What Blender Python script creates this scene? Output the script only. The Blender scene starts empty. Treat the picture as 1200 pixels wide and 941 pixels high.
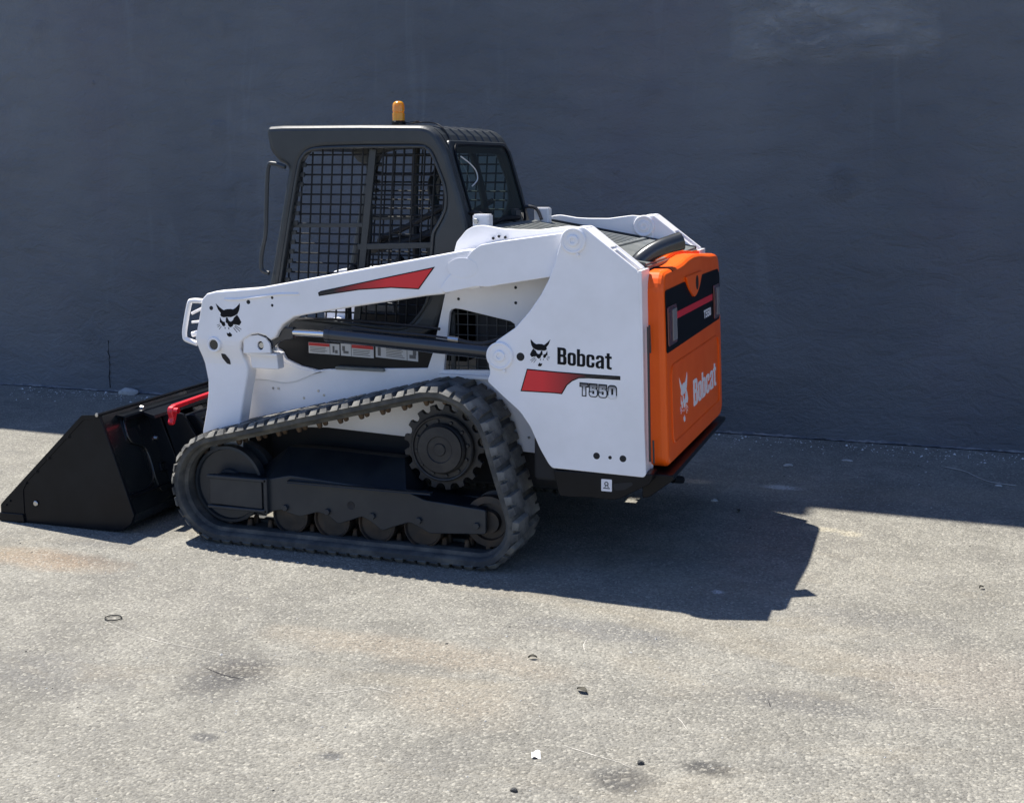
import bpy, bmesh, math, random
from mathutils import Vector, Matrix
random.seed(7)
S = bpy.context.scene
COL = S.collection
R = math.radians

# ------------------------------------------------------------------ camera
cam_d = bpy.data.cameras.new('camera')
cam = bpy.data.objects.new('camera', cam_d); COL.objects.link(cam)
_r = Vector((0.94377395, 0.33050535, -0.00754654)); _u = Vector((-0.03122374, 0.11183979, 0.99323559)); _f = Vector((-0.32911368, 0.93715424, -0.11587109))
cam.matrix_world = Matrix(((_r.x, _u.x, -_f.x, 2.1324), (_r.y, _u.y, -_f.y, -5.7702), (_r.z, _u.z, -_f.z, 1.7787), (0, 0, 0, 1)))
cam_d.sensor_width = 36; cam_d.lens = 43.374; cam_d.shift_y = -0.0893
cam_d.clip_start = 0.05; cam_d.clip_end = 500
S.camera = cam

# ------------------------------------------------------------------ sky, sun, exposure
SUN = Vector((-0.440, 0.235, 1.0)).normalized()
w = bpy.data.worlds.new('World'); S.world = w; w.use_nodes = True
nt = w.node_tree; bg = nt.nodes['Background']
sky = nt.nodes.new('ShaderNodeTexSky'); sky.sky_type = 'NISHITA'; sky.sun_disc = False
sky.sun_elevation = math.asin(SUN.z); sky.sun_rotation = math.atan2(SUN.x, SUN.y)
sky.air_density = 1.2; sky.dust_density = 0.3; sky.ozone_density = 2.5
tint = nt.nodes.new('ShaderNodeMix'); tint.data_type = 'RGBA'; tint.blend_type = 'MULTIPLY'; tint.inputs[0].default_value = 1.0; tint.inputs[7].default_value = (0.84, 0.91, 1.16, 1)
nt.links.new(sky.outputs[0], tint.inputs[6]); nt.links.new(tint.outputs[2], bg.inputs[0]); bg.inputs[1].default_value = 0.077
sd = bpy.data.lights.new('sun', 'SUN'); sd.energy = 5.0; sd.angle = R(0.53); sd.color = (1.0, 0.95, 0.87)
sun = bpy.data.objects.new('sun', sd); COL.objects.link(sun)
sun.rotation_euler = SUN.to_track_quat('Z', 'Y').to_euler()
S.view_settings.view_transform = 'Standard'; S.view_settings.look = 'None'
S.view_settings.exposure = 0.92; S.view_settings.gamma = 1.0

# ------------------------------------------------------------------ measured outlines, metres (x, z) or (y, z)
T = {'arm': [(-1.23, 1.153), (-1.201, 1.182), (-1.153, 1.194), (-0.928, 1.215), (-0.668, 1.263), (-0.347, 1.323), (-0.022, 1.383), (0.142, 1.414), (0.195, 1.416),
         (0.201, 1.243), (0.036, 1.225), (0.029, 1.212), (-0.054, 1.202), (-0.438, 1.138), (-0.682, 1.094), (-0.732, 1.083), (-0.766, 1.061), (-0.792, 1.044),
         (-0.816, 1.013), (-0.834, 0.982), (-0.859, 0.969), (-0.886, 0.988), (-0.927, 0.997), (-0.964, 0.991), (-1.004, 0.969), (-1.023, 0.95), (-1.032, 0.917),
         (-1.024, 0.876), (-1.011, 0.847), (-1.006, 0.815), (-1.009, 0.781), (-1.032, 0.681), (-1.055, 0.564), (-1.063, 0.478), (-1.28, 0.442), (-1.271, 0.504),
         (-1.246, 0.608), (-1.233, 0.695), (-1.231, 0.754), (-1.247, 0.837), (-1.265, 0.907), (-1.275, 0.962), (-1.246, 1.074)],
 'armholes': [(-1.177, 1.113), (-0.972, 1.148), (-0.843, 1.172), (-0.844, 1.136), (-1.168, 0.936), (-1.123, 0.867), (-1.171, 0.973)],
 'armplate': [(0.038, 1.219), (0.015, 1.24), (0.053, 1.29), (0.131, 1.364), (0.172, 1.411), (0.209, 1.435), (0.281, 1.449), (0.596, 1.493), (0.705, 1.469),
              (0.705, 1.396), (0.572, 1.32), (0.53, 1.301), (0.39, 1.277), (0.267, 1.256), (0.245, 1.251), (0.199, 1.252), (0.174, 1.249)],
 'att': [(-0.599, 0.58), (-0.311, 0.593)],
 'bc_up': [(0.569, 0.926), (0.814, 0.913), (0.569, 1.0)],
 'beacon': [(-0.345, 1.979), (-0.343, 2.088)],
 'bkbolt': [(-0.563, 0.544), (-0.53, 0.564), (-0.504, 0.406), (-0.468, 0.408), (-0.696, 0.276)],
 'bkpad': [(-0.684, 0.558), (-0.7, 0.52), (-0.705, 0.458), (-0.698, 0.425), (-0.602, 0.385), (-0.597, 0.32), (-0.606, 0.232), (-0.672, 0.191), (-0.827, 0.189)],
 'bkpad2': [(-0.546, 0.289), (-0.504, 0.286), (-0.503, 0.241), (-0.555, 0.246)],
 'bkrib': [(-0.499, 0.543), (-0.458, 0.32), (-0.352, 0.524), (-0.381, 0.303), (-0.305, 0.468), (-0.263, 0.331)],
 'body': [(-1.095, 0.864), (-0.973, 0.912), (-0.921, 0.888), (-0.894, 0.847), (-0.817, 0.817), (-0.724, 0.8), (-0.671, 0.808), (-0.141, 0.838), (-0.114, 0.911),
          (-0.049, 1.186), (-0.031, 1.289), (0.18, 1.372), (0.684, 1.38), (0.684, 0.728), (0.503, 0.361), (0.417, 0.468), (0.326, 0.472), (-0.208, 0.501),
          (-0.674, 0.521), (-1.074, 0.5), (-1.172, 0.493)],
 'bodywin': [(-0.059, 0.834), (-0.026, 1.103), (-0.016, 1.119), (0.004, 1.125), (0.035, 1.122), (0.273, 1.075), (0.293, 1.062), (0.297, 1.039), (0.263, 0.856),
             (0.238, 0.846)],
 'bucket': [(-2.373, 0.007), (-2.371, 0.043), (-2.366, 0.079), (-2.333, 0.113), (-2.097, 0.33), (-1.841, 0.572), (-1.744, 0.58), (-1.718, 0.515), (-1.666, 0.374),
            (-1.614, 0.233), (-1.566, 0.096), (-1.577, 0.076), (-1.855, 0.051), (-2.233, 0.019)],
 'bucketedge': [(-2.362, 0.042), (-2.228, 0.045), (-2.224, 0.016), (-2.37, 0.005)],
 'bumper': [(0.547, 0.456), (0.574, 0.343), (0.624, 0.341), (0.709, 0.347), (0.816, 0.344), (0.85, 0.353), (0.981, 0.429), (0.992, 0.471), (0.748, 0.459)],
 'bumperlabel': [(0.763, 0.435), (0.813, 0.435), (0.813, 0.38), (0.763, 0.382)],
 'bumperslot': [(0.816, 0.416), (0.899, 0.43), (0.906, 0.419), (0.869, 0.394), (0.824, 0.386)],
 'cab': [(-0.993, 1.953), (-0.983, 1.977), (-0.903, 1.98), (-0.493, 1.976), (-0.169, 1.969), (-0.127, 1.956), (-0.093, 1.928), (-0.047, 1.85), (0.013, 1.654),
         (0.054, 1.497), (0.069, 1.367), (0.067, 1.189), (-0.049, 1.186), (-0.107, 1.023), (-0.204, 0.966), (-0.866, 0.961), (-0.96, 0.991), (-1.011, 1.181),
         (-0.983, 1.287), (-0.877, 1.775), (-0.896, 1.794), (-0.928, 1.806), (-0.979, 1.866)],
 'cabwin': [(-0.943, 1.203), (-0.849, 1.655), (-0.817, 1.793), (-0.797, 1.83), (-0.764, 1.858), (-0.688, 1.871), (-0.451, 1.874), (-0.184, 1.872), (-0.15, 1.863),
            (-0.121, 1.835), (-0.061, 1.689), (-0.056, 1.599), (-0.073, 1.551), (-0.104, 1.5), (-0.122, 1.464), (-0.132, 1.364), (-0.148, 1.179), (-0.207, 1.072),
            (-0.289, 1.016), (-0.457, 1.022), (-0.779, 1.044), (-0.887, 1.049), (-0.947, 1.089)],
 'clevis': [(-1.013, 0.965), (-0.98, 0.985), (-0.933, 0.991), (-0.892, 0.978), (-0.87, 0.951), (-0.867, 0.906), (-1.015, 0.899)],
 'clevisbox': [(-1.006, 0.896), (-0.816, 0.904), (-0.811, 0.802), (-0.996, 0.805)],
 'clevishole': [(-0.921, 0.94)],
 'crk1': [(-0.326, -2.128), (-0.27, -2.149), (-0.224, -2.165), (-0.188, -2.169), (-0.151, -2.172)],
 'crk2': [(-0.932, -0.993), (-0.882, -1.029), (-0.819, -0.956)],
 'crk3': [(1.623, -1.767), (1.638, -1.818)],
 'd550': [(0.183, 1.027), (0.362, 1.025), (0.187, 1.066)],
 'dbob': [(-0.084, 0.623), (0.473, 0.661), (-0.088, 0.75)],
 'deb': [(1.009, -2.384), (-0.945, -1.827), (0.767, -1.686), (1.017, -1.904), (-3.944, 2.498), (-0.205, -2.151), (2.527, 1.519), (1.66, -1.068), (1.173, 0.454),
         (1.273, -2.134), (1.635, -2.393), (2.324, -0.393), (1.517, -2.508), (1.351, -2.513), (2.456, 1.399), (-1.183, -0.994)],
 'decalstripe': [(-0.593, 1.191), (-0.595, 1.201), (-0.584, 1.207), (-0.021, 1.328), (-0.093, 1.235), (-0.228, 1.238), (-0.391, 1.224)],
 'dem': [(-0.295, 0.71), (-0.41, 0.831), (-0.158, 0.79), (-0.325, 0.61)],
 'demboss': [(-0.551, 0.843), (0.514, 0.91), (0.523, 0.606), (-0.505, 0.539)],
 'dhole': [(0.007, 1.225), (0.012, 1.261), (0.003, 1.188)],
 'dlight1': [(-0.6, 1.173), (-0.426, 1.162), (-0.44, 1.004), (-0.612, 1.009)],
 'dlight2': [(0.416, 1.166), (0.557, 1.166), (0.553, 1.042), (0.408, 1.045)],
 'dlights': [(-0.691, 1.188), (-0.489, 1.154), (-0.494, 1.012), (-0.677, 1.019), (0.429, 1.169), (0.562, 1.165), (0.57, 1.045), (0.437, 1.046)],
 'door': [(-0.645, 1.255), (-0.594, 0.483), (0.697, 1.27), (0.635, 0.554)],
 'dpanel': [(-0.642, 1.24), (-0.641, 1.247), (-0.213, 1.248), (-0.163, 1.212), (-0.111, 1.184), (-0.058, 1.16), (0.001, 1.172), (0.063, 1.199), (0.138, 1.248),
            (0.555, 1.25), (0.633, 1.226), (0.619, 1.013), (0.571, 0.996), (-0.632, 0.97)],
 'dstripe': [(-0.425, 1.131), (0.357, 1.131), (0.354, 1.103), (-0.428, 1.101)],
 'dtongue': [(-0.212, 1.256), (-0.163, 1.212), (-0.111, 1.184), (-0.058, 1.16), (0.001, 1.172), (0.063, 1.199), (0.149, 1.257)],
 'dtop': [(-0.481, 1.299), (-0.295, 1.302), (-0.095, 1.318), (0.137, 1.324), (0.385, 1.306), (0.584, 1.296)],
 'em_arm': [(-1.084, 1.056), (-1.159, 1.137), (-1.008, 1.143), (-1.087, 0.98)],
 'em_up': [(0.49, 0.986), (0.441, 0.978), (0.538, 0.978)],
 'guardbars': [(-0.438, 1.862), (-0.515, 1.276), (-0.844, 1.503), (-0.532, 1.506), (-0.521, 1.402), (-0.249, 1.406)],
 'handle': [(-0.881, 1.781), (-0.948, 1.799), (-0.976, 1.776), (-0.991, 1.596), (-1.0, 1.463), (-1.025, 1.363), (-1.03, 1.291), (-1.016, 1.274), (-0.988, 1.266)],
 'hump': [(0.04, 1.39), (0.054, 1.44), (0.099, 1.491), (0.128, 1.508), (0.153, 1.514), (0.181, 1.516), (0.216, 1.511), (0.27, 1.502), (0.33, 1.499), (0.449, 1.499),
          (0.574, 1.516), (0.624, 1.389), (0.167, 1.304)],
 'labels': [(-0.777, 0.934), (-0.61, 0.93), (-0.603, 0.935), (-0.426, 0.929), (-0.417, 0.932), (-0.196, 0.921)],
 'labels2': [(-0.779, 0.881), (-0.612, 0.88), (-0.605, 0.876), (-0.428, 0.872), (-0.419, 0.876), (-0.197, 0.87)],
 'loop': [(-1.248, 1.14), (-1.308, 1.14), (-1.327, 1.121), (-1.355, 1.008), (-1.359, 0.964), (-1.348, 0.948), (-1.29, 0.931)],
 'panel': [(-0.98, 1.048), (-0.964, 0.947), (-0.933, 0.881), (-0.906, 0.839), (-0.829, 0.809), (-0.735, 0.792), (-0.15, 0.825), (-0.088, 0.884), (-0.036, 1.196),
           (-0.061, 1.227), (-0.919, 1.164)],
 'pins': [(0.642, 1.461), (0.305, 0.951)],
 'redstripe': [(0.432, 0.896), (0.568, 0.89), (0.71, 0.886), (0.845, 0.884), (0.845, 0.874), (0.71, 0.875), (0.664, 0.872), (0.634, 0.858), (0.61, 0.838), (0.587, 0.799),
               (0.556, 0.801), (0.404, 0.802)],
 'rod': [(-0.757, 1.001), (-0.579, 1.006), (0.241, 0.971)],
 'scr1': [(1.033, -2.288), (1.105, -2.306), (1.188, -2.33), (1.25, -2.344), (1.31, -2.374)],
 'scr2': [(0.902, -1.436), (0.908, -1.504), (0.934, -1.573)],
 'scr3': [(1.35, -1.98), (1.38, -2.016), (1.414, -2.075)],
 'scr4': [(-1.025, -1.833), (-0.804, -1.924), (-0.616, -1.971), (-0.415, -1.992), (-0.221, -2.012)],
 'scr5': [(0.004, -2.158), (0.185, -2.187), (0.305, -2.103), (0.443, -2.123)],
 'scr6': [(2.084, -1.717), (2.162, -1.657), (2.254, -1.68)],
 'seam': [(-1.078, 0.741), (-1.016, 0.742), (-0.916, 0.732), (-0.864, 0.737), (-0.818, 0.75), (-0.754, 0.778), (-0.684, 0.801)],
 't5_up': [(0.672, 0.795), (0.835, 0.789), (0.668, 0.85)],
 'tframe': [(-1.157, 0.324), (-0.843, 0.324), (-0.72, 0.352), (-0.408, 0.334), (-0.13, 0.325), (-0.036, 0.291), (0.256, 0.269), (0.255, 0.16), (-0.016, 0.139),
            (-0.062, 0.163), (-0.112, 0.182), (-0.188, 0.155), (-0.249, 0.129), (-0.3, 0.165), (-0.351, 0.188), (-0.412, 0.163), (-0.474, 0.141), (-0.522, 0.177),
            (-0.579, 0.188), (-0.669, 0.16), (-0.723, 0.168), (-0.768, 0.184), (-0.823, 0.171), (-0.848, 0.169), (-1.158, 0.182)],
 'tftop': [(-0.951, 0.34), (-0.795, 0.45), (-0.635, 0.451), (-0.387, 0.44), (-0.195, 0.435)],
 'twig': [(2.175, 1.758), (2.282, 1.686), (2.349, 1.562), (2.423, 1.466), (2.545, 1.428)],
 'upin': [(0.652, 1.523), (0.69, 1.528), (0.706, 1.522), (0.926, 1.346)],
 'uprholes': [(0.4, 0.951), (0.744, 0.534), (0.804, 0.531), (0.861, 0.53)],
 'upright': [(0.589, 1.468), (0.6, 1.497), (0.623, 1.514), (0.68, 1.52), (0.695, 1.513), (0.917, 1.343), (0.925, 1.326), (0.962, 0.465), (0.951, 0.454), (0.543, 0.465),
             (0.527, 0.481), (0.488, 0.545), (0.442, 0.644), (0.395, 0.707), (0.315, 0.773), (0.248, 0.83), (0.246, 0.845), (0.259, 0.873), (0.251, 0.904), (0.248, 0.95),
             (0.266, 0.988), (0.29, 1.018), (0.378, 1.079), (0.445, 1.155), (0.496, 1.227), (0.531, 1.293), (0.556, 1.358)]}


# ------------------------------------------------------------------ materials
def mat(name, col, rough=0.5, metal=0.0, coat=0.0, bump=0.0, bscale=60.0, var=0.0, vscale=3.0, col2=None, spec=0.5, dust=0.0):
    m = bpy.data.materials.new(name); m.use_nodes = True
    t = m.node_tree; b = t.nodes['Principled BSDF']
    b.inputs['Base Color'].default_value = (*col, 1); b.inputs['Roughness'].default_value = rough
    b.inputs['Metallic'].default_value = metal; b.inputs['Coat Weight'].default_value = coat
    b.inputs['Specular IOR Level'].default_value = spec
    tc = t.nodes.new('ShaderNodeTexCoord')
    if var or col2:
        n = t.nodes.new('ShaderNodeTexNoise'); n.inputs['Scale'].default_value = vscale; n.inputs['Detail'].default_value = 8
        n.inputs['Roughness'].default_value = 0.62
        t.links.new(tc.outputs['Object'], n.inputs['Vector'])
        mx = t.nodes.new('ShaderNodeMix'); mx.data_type = 'RGBA'
        mx.inputs[6].default_value = (*col, 1)
        c2 = col2 or tuple(c * (1 - var) for c in col)
        mx.inputs[7].default_value = (*c2, 1)
        rp = t.nodes.new('ShaderNodeMapRange'); rp.inputs[1].default_value = 0.42; rp.inputs[2].default_value = 0.68
        t.links.new(n.outputs[0], rp.inputs[0]); t.links.new(rp.outputs[0], mx.inputs[0])
        t.links.new(mx.outputs[2], b.inputs['Base Color'])
        rr = t.nodes.new('ShaderNodeMapRange'); rr.inputs[3].default_value = rough * 0.85; rr.inputs[4].default_value = min(1, rough * 1.3)
        t.links.new(n.outputs[0], rr.inputs[0]); t.links.new(rr.outputs[0], b.inputs['Roughness'])
    if bump:
        n2 = t.nodes.new('ShaderNodeTexNoise'); n2.inputs['Scale'].default_value = bscale; n2.inputs['Detail'].default_value = 4
        t.links.new(tc.outputs['Object'], n2.inputs['Vector'])
        bp = t.nodes.new('ShaderNodeBump'); bp.inputs['Strength'].default_value = bump; bp.inputs['Distance'].default_value = 0.004
        t.links.new(n2.outputs[0], bp.inputs['Height']); t.links.new(bp.outputs[0], b.inputs['Normal'])
    return m

M = {}
M['white'] = mat('white_paint', (0.88, 0.87, 0.88), 0.34, coat=0.25, bump=0.10, bscale=9, col2=(0.82, 0.81, 0.81), vscale=4)
M['black'] = mat('satin_black_paint', (0.0035, 0.005, 0.008), 0.28, coat=0.0, bump=0.10, bscale=12, col2=(0.008, 0.010, 0.013), vscale=4, spec=0.2)
M['gloss'] = mat('gloss_black_paint', (0.006, 0.009, 0.011), 0.24, coat=0.5, bump=0.35, bscale=7, col2=(0.012, 0.015, 0.017), vscale=5)
M['guard'] = mat('guard_wire_paint', (0.010, 0.012, 0.015), 0.5, spec=0.25)
M['cab'] = mat('cab_grey_black_paint', (0.026, 0.032, 0.037), 0.40, coat=0.12, bump=0.08, bscale=40, col2=(0.036, 0.041, 0.045), vscale=6, spec=0.4)
M['frame'] = mat('undercarriage_paint', (0.014, 0.020, 0.028), 0.36, bump=0.30, bscale=18, col2=(0.026, 0.031, 0.036), vscale=7, spec=0.4)
M['dark'] = mat('dark_void_steel', (0.010, 0.010, 0.012), 0.7)
M['rubber'] = mat('dusty_rubber', (0.040, 0.043, 0.045), 0.8, bump=0.5, bscale=70, col2=(0.12, 0.115, 0.10), vscale=9)
M['tread'] = mat('dusty_tread', (0.060, 0.060, 0.058), 0.85, bump=0.5, bscale=70, col2=(0.24, 0.23, 0.20), vscale=7)
M['hub'] = mat('greasy_hub_paint', (0.012, 0.014, 0.018), 0.42, bump=0.5, bscale=30, col2=(0.034, 0.033, 0.032), vscale=13, spec=0.4)
M['rust'] = mat('worn_brown_steel', (0.10, 0.065, 0.04), 0.6, metal=0.25, bump=0.5, bscale=50, col2=(0.04, 0.032, 0.028), vscale=14)
M['roller'] = mat('roller_steel', (0.010, 0.011, 0.013), 0.5, bump=0.4, bscale=30, col2=(0.055, 0.036, 0.022), vscale=9)
M['orange'] = mat('orange_plastic', (0.94, 0.128, 0.007), 0.34, coat=0.12, bump=0.06, bscale=14, col2=(0.88, 0.108, 0.007), vscale=3.5, spec=0.3)
M['wornedge'] = mat('scraped_edge_steel', (0.012, 0.013, 0.015), 0.35, bump=0.4, bscale=60, col2=(0.16, 0.15, 0.14), vscale=24, spec=0.4)
M['chrome'] = mat('chromed_rod', (0.75, 0.75, 0.76), 0.12, metal=1.0)
M['steel'] = mat('bare_steel', (0.5, 0.5, 0.5), 0.3, metal=1.0)
M['cylinder'] = mat('cylinder_black', (0.022, 0.026, 0.034), 0.24, coat=0.5)
M['red'] = mat('red_paint', (0.60, 0.012, 0.025), 0.35, coat=0.3)
M['decal_black'] = mat('black_vinyl', (0.004, 0.005, 0.008), 0.45, spec=0.15)
M['decal_white'] = mat('white_vinyl', (0.80, 0.78, 0.80), 0.5)
M['decal_pink'] = mat('stripe_vinyl', (0.66, 0.03, 0.05), 0.4, spec=0.3)
M['label'] = mat('label_paper', (0.55, 0.55, 0.55), 0.5)
M['labelgrey'] = mat('label_print', (0.12, 0.12, 0.12), 0.6)
M['labelred'] = mat('label_red', (0.50, 0.03, 0.03), 0.5)
M['hood'] = mat('hood_grey_paint', (0.125, 0.135, 0.13), 0.38, bump=0.25, bscale=14, col2=(0.20, 0.21, 0.20), vscale=6)
M['pipe'] = mat('exhaust_pipe_paint', (0.045, 0.048, 0.048), 0.24, metal=0.3, col2=(0.025, 0.026, 0.027), vscale=8, coat=0.3)
M['seat'] = mat('seat_vinyl', (0.02, 0.02, 0.022), 0.6, bump=0.3, bscale=150)
M['hose'] = mat('hose_rubber', (0.015, 0.015, 0.018), 0.45)
M['wire'] = mat('cable_black', (0.02, 0.02, 0.02), 0.3)
M['taillens'] = mat('clear_lens', (0.26, 0.25, 0.25), 0.2, coat=0.6)
M['redlens'] = mat('dark_red_lens', (0.10, 0.012, 0.018), 0.15, coat=1.0)

def amber():
    m = bpy.data.materials.new('amber_lens'); m.use_nodes = True; b = m.node_tree.nodes['Principled BSDF']
    b.inputs['Base Color'].default_value = (1.0, 0.42, 0.004, 1); b.inputs['Roughness'].default_value = 0.2
    b.inputs['Transmission Weight'].default_value = 0.35; b.inputs['Subsurface Weight'].default_value = 0.3; b.inputs['Subsurface Scale'].default_value = 0.05; b.inputs['Coat Weight'].default_value = 0.6
    return m
M['amber'] = amber()

def glass():
    m = bpy.data.materials.new('tinted_glass'); m.use_nodes = True; t = m.node_tree
    t.nodes.remove(t.nodes['Principled BSDF']); out = t.nodes['Material Output']
    tr = t.nodes.new('ShaderNodeBsdfTransparent'); tr.inputs[0].default_value = (0.42, 0.60, 0.57, 1)
    gl = t.nodes.new('ShaderNodeBsdfGlossy'); gl.inputs['Roughness'].default_value = 0.03
    fr = t.nodes.new('ShaderNodeFresnel'); fr.inputs[0].default_value = 1.5
    mx = t.nodes.new('ShaderNodeMixShader')
    t.links.new(fr.outputs[0], mx.inputs[0]); t.links.new(tr.outputs[0], mx.inputs[1]); t.links.new(gl.outputs[0], mx.inputs[2])
    t.links.new(mx.outputs[0], out.inputs[0]); return m
M['glass'] = glass()

def fade(name, a, b_, x0, x1, axis=0):
    """printed colour fade along one axis of the decal"""
    m = bpy.data.materials.new(name); m.use_nodes = True; t = m.node_tree; b = t.nodes['Principled BSDF']
    b.inputs['Roughness'].default_value = 0.38
    tc = t.nodes.new('ShaderNodeTexCoord'); sp = t.nodes.new('ShaderNodeSeparateXYZ'); mr = t.nodes.new('ShaderNodeMapRange')
    mr.inputs[1].default_value = x0; mr.inputs[2].default_value = x1
    mx = t.nodes.new('ShaderNodeMix'); mx.data_type = 'RGBA'; mx.inputs[6].default_value = (*a, 1); mx.inputs[7].default_value = (*b_, 1)
    t.links.new(tc.outputs['Object'], sp.inputs[0]); t.links.new(sp.outputs[axis], mr.inputs[0])
    t.links.new(mr.outputs[0], mx.inputs[0]); t.links.new(mx.outputs[2], b.inputs['Base Color']); return m
REDC = (0.74, 0.022, 0.030); BLK = (0.008, 0.009, 0.014)
M['fade_arm'] = fade('red_fade_arm', BLK, REDC, -0.52, -0.25)
M['fade_up'] = fade('red_fade_upright', REDC, BLK, 0.50, 0.70)
M['fade_num'] = fade('white_fade_number', (0.78, 0.78, 0.80), (0.05, 0.05, 0.06), 0.812, 0.846, axis=2)

# ---- ground: aged asphalt with exposed stone, stains, dust
def ground_mat():
    m = bpy.data.materials.new('aged_asphalt'); m.use_nodes = True; t = m.node_tree; N = t.nodes; L = t.links
    b = N['Principled BSDF']; b.inputs['Roughness'].default_value = 0.9; b.inputs['Specular IOR Level'].default_value = 0.25
    tc = N.new('ShaderNodeTexCoord'); P = tc.outputs['Object']
    def noise(sc, det=4, ro=0.55, off=0, dist=0.0, mapping=None):
        mp = N.new('ShaderNodeMapping'); mp.inputs['Location'].default_value = (off, off * 1.7, 0)
        if mapping: mp.inputs['Scale'].default_value = mapping
        L.new(P, mp.inputs[0]); n = N.new('ShaderNodeTexNoise'); n.inputs['Scale'].default_value = sc
        n.inputs['Detail'].default_value = det; n.inputs['Roughness'].default_value = ro; n.inputs['Distortion'].default_value = dist
        L.new(mp.outputs[0], n.inputs['Vector']); return n.outputs[0]
    def rng(v, a, b_, c=0.0, d=1.0):
        r = N.new('ShaderNodeMapRange'); r.inputs[1].default_value = a; r.inputs[2].default_value = b_
        r.inputs[3].default_value = c; r.inputs[4].default_value = d; L.new(v, r.inputs[0]); return r.outputs[0]
    def mix(f, a, b_, mode='MIX'):
        x = N.new('ShaderNodeMix'); x.data_type = 'RGBA'; x.blend_type = mode
        if isinstance(f, float): x.inputs[0].default_value = f
        else: L.new(f, x.inputs[0])
        for k, v in ((6, a), (7, b_)):
            if isinstance(v, tuple): x.inputs[k].default_value = (*v, 1)
            else: L.new(v, x.inputs[k])
        return x.outputs[2]
    def mul(a, b_):
        x = N.new('ShaderNodeMath'); x.operation = 'MULTIPLY'
        for k, v in ((0, a), (1, b_)):
            if isinstance(v, float): x.inputs[k].default_value = v
            else: L.new(v, x.inputs[k])
        return x.outputs[0]
    vo = N.new('ShaderNodeTexVoronoi'); vo.inputs['Scale'].default_value = 105; L.new(P, vo.inputs['Vector'])
    sepc = N.new('ShaderNodeSeparateColor'); L.new(vo.outputs['Color'], sepc.inputs[0])
    base = mix(rng(noise(1.6, 8, 0.68), 0.38, 0.62), (0.175, 0.168, 0.145), (0.254, 0.244, 0.210))
    base = mix(rng(noise(5.5, 8, 0.7, 3, 0.6), 0.45, 0.66, 0, 0.6), base, (0.179, 0.173, 0.155))
    base = mix(rng(noise(2.6, 9, 0.72, 33, 0.5), 0.48, 0.68, 0, 0.7), base, (0.136, 0.131, 0.117))
    base = mix(rng(noise(3.4, 9, 0.78, 43, 0.3), 0.52, 0.70, 0, 0.65), base, (0.335, 0.323, 0.280))
    # stains at measured places: (x, y, radius x, radius y, colour, strength)
    def spot(x, y, rx, ry, col, k, soft=0.45, col_in=None):
        nonlocal base
        mp = N.new('ShaderNodeMapping'); mp.inputs['Location'].default_value = (-x / rx, -y / ry, 0); mp.inputs['Scale'].default_value = (1 / rx, 1 / ry, 0)
        L.new(P, mp.inputs[0])
        wn = N.new('ShaderNodeTexNoise'); wn.inputs['Scale'].default_value = 5; wn.inputs['Detail'].default_value = 5; L.new(P, wn.inputs['Vector'])
        va = N.new('ShaderNodeVectorMath'); va.operation = 'MULTIPLY_ADD'; va.inputs[1].default_value = (0.9, 0.9, 0); 
        L.new(wn.outputs['Color'], va.inputs[0]); L.new(mp.outputs[0], va.inputs[2])
        vb = N.new('ShaderNodeVectorMath'); vb.operation = 'SUBTRACT'; vb.inputs[1].default_value = (0.45, 0.45, 0); L.new(va.outputs[0], vb.inputs[0])
        le = N.new('ShaderNodeVectorMath'); le.operation = 'LENGTH'; L.new(vb.outputs[0], le.inputs[0])
        base = mix(rng(le.outputs['Value'], 1.0, soft, 0.0, k), base, col)
    for s in STAINS: spot(*s)
    # aggregate: each stone its own tone
    base = mix(rng(sepc.outputs[0], 0.70, 1.0, 0, 0.5), base, (0.456, 0.435, 0.369))
    base = mix(rng(sepc.outputs[1], 0.66, 1.0, 0, 0.6), base, (0.092, 0.088, 0.077))
    base = mix(rng(noise(75, 4, 0.75, 9), 0.48, 0.66, 0, 0.7), base, (0.116, 0.112, 0.098))
    base = mix(rng(noise(150, 3, 0.7, 14), 0.60, 0.74, 0, 0.5), base, (0.485, 0.463, 0.392))
    # warm dust streaks
    base = mix(rng(noise(0.9, 7, 0.65, 21, 0.8, (0.7, 1.6, 1)), 0.54, 0.78, 0, 0.45), base, (0.281, 0.239, 0.169))
    L.new(base, b.inputs['Base Color'])
    bp = N.new('ShaderNodeBump'); bp.inputs['Strength'].default_value = 0.8; bp.inputs['Distance'].default_value = 0.006
    h = N.new('ShaderNodeMath'); h.operation = 'ADD'; L.new(mul(vo.outputs['Distance'], -0.9), h.inputs[0]); L.new(noise(110, 3, 0.6, 2), h.inputs[1])
    h2 = N.new('ShaderNodeMath'); h2.operation = 'ADD'; L.new(h.outputs[0], h2.inputs[0]); L.new(mul(noise(9, 5, 0.6, 5), 1.6), h2.inputs[1])
    L.new(h2.outputs[0], bp.inputs['Height']); L.new(bp.outputs[0], b.inputs['Normal'])
    return m
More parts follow.
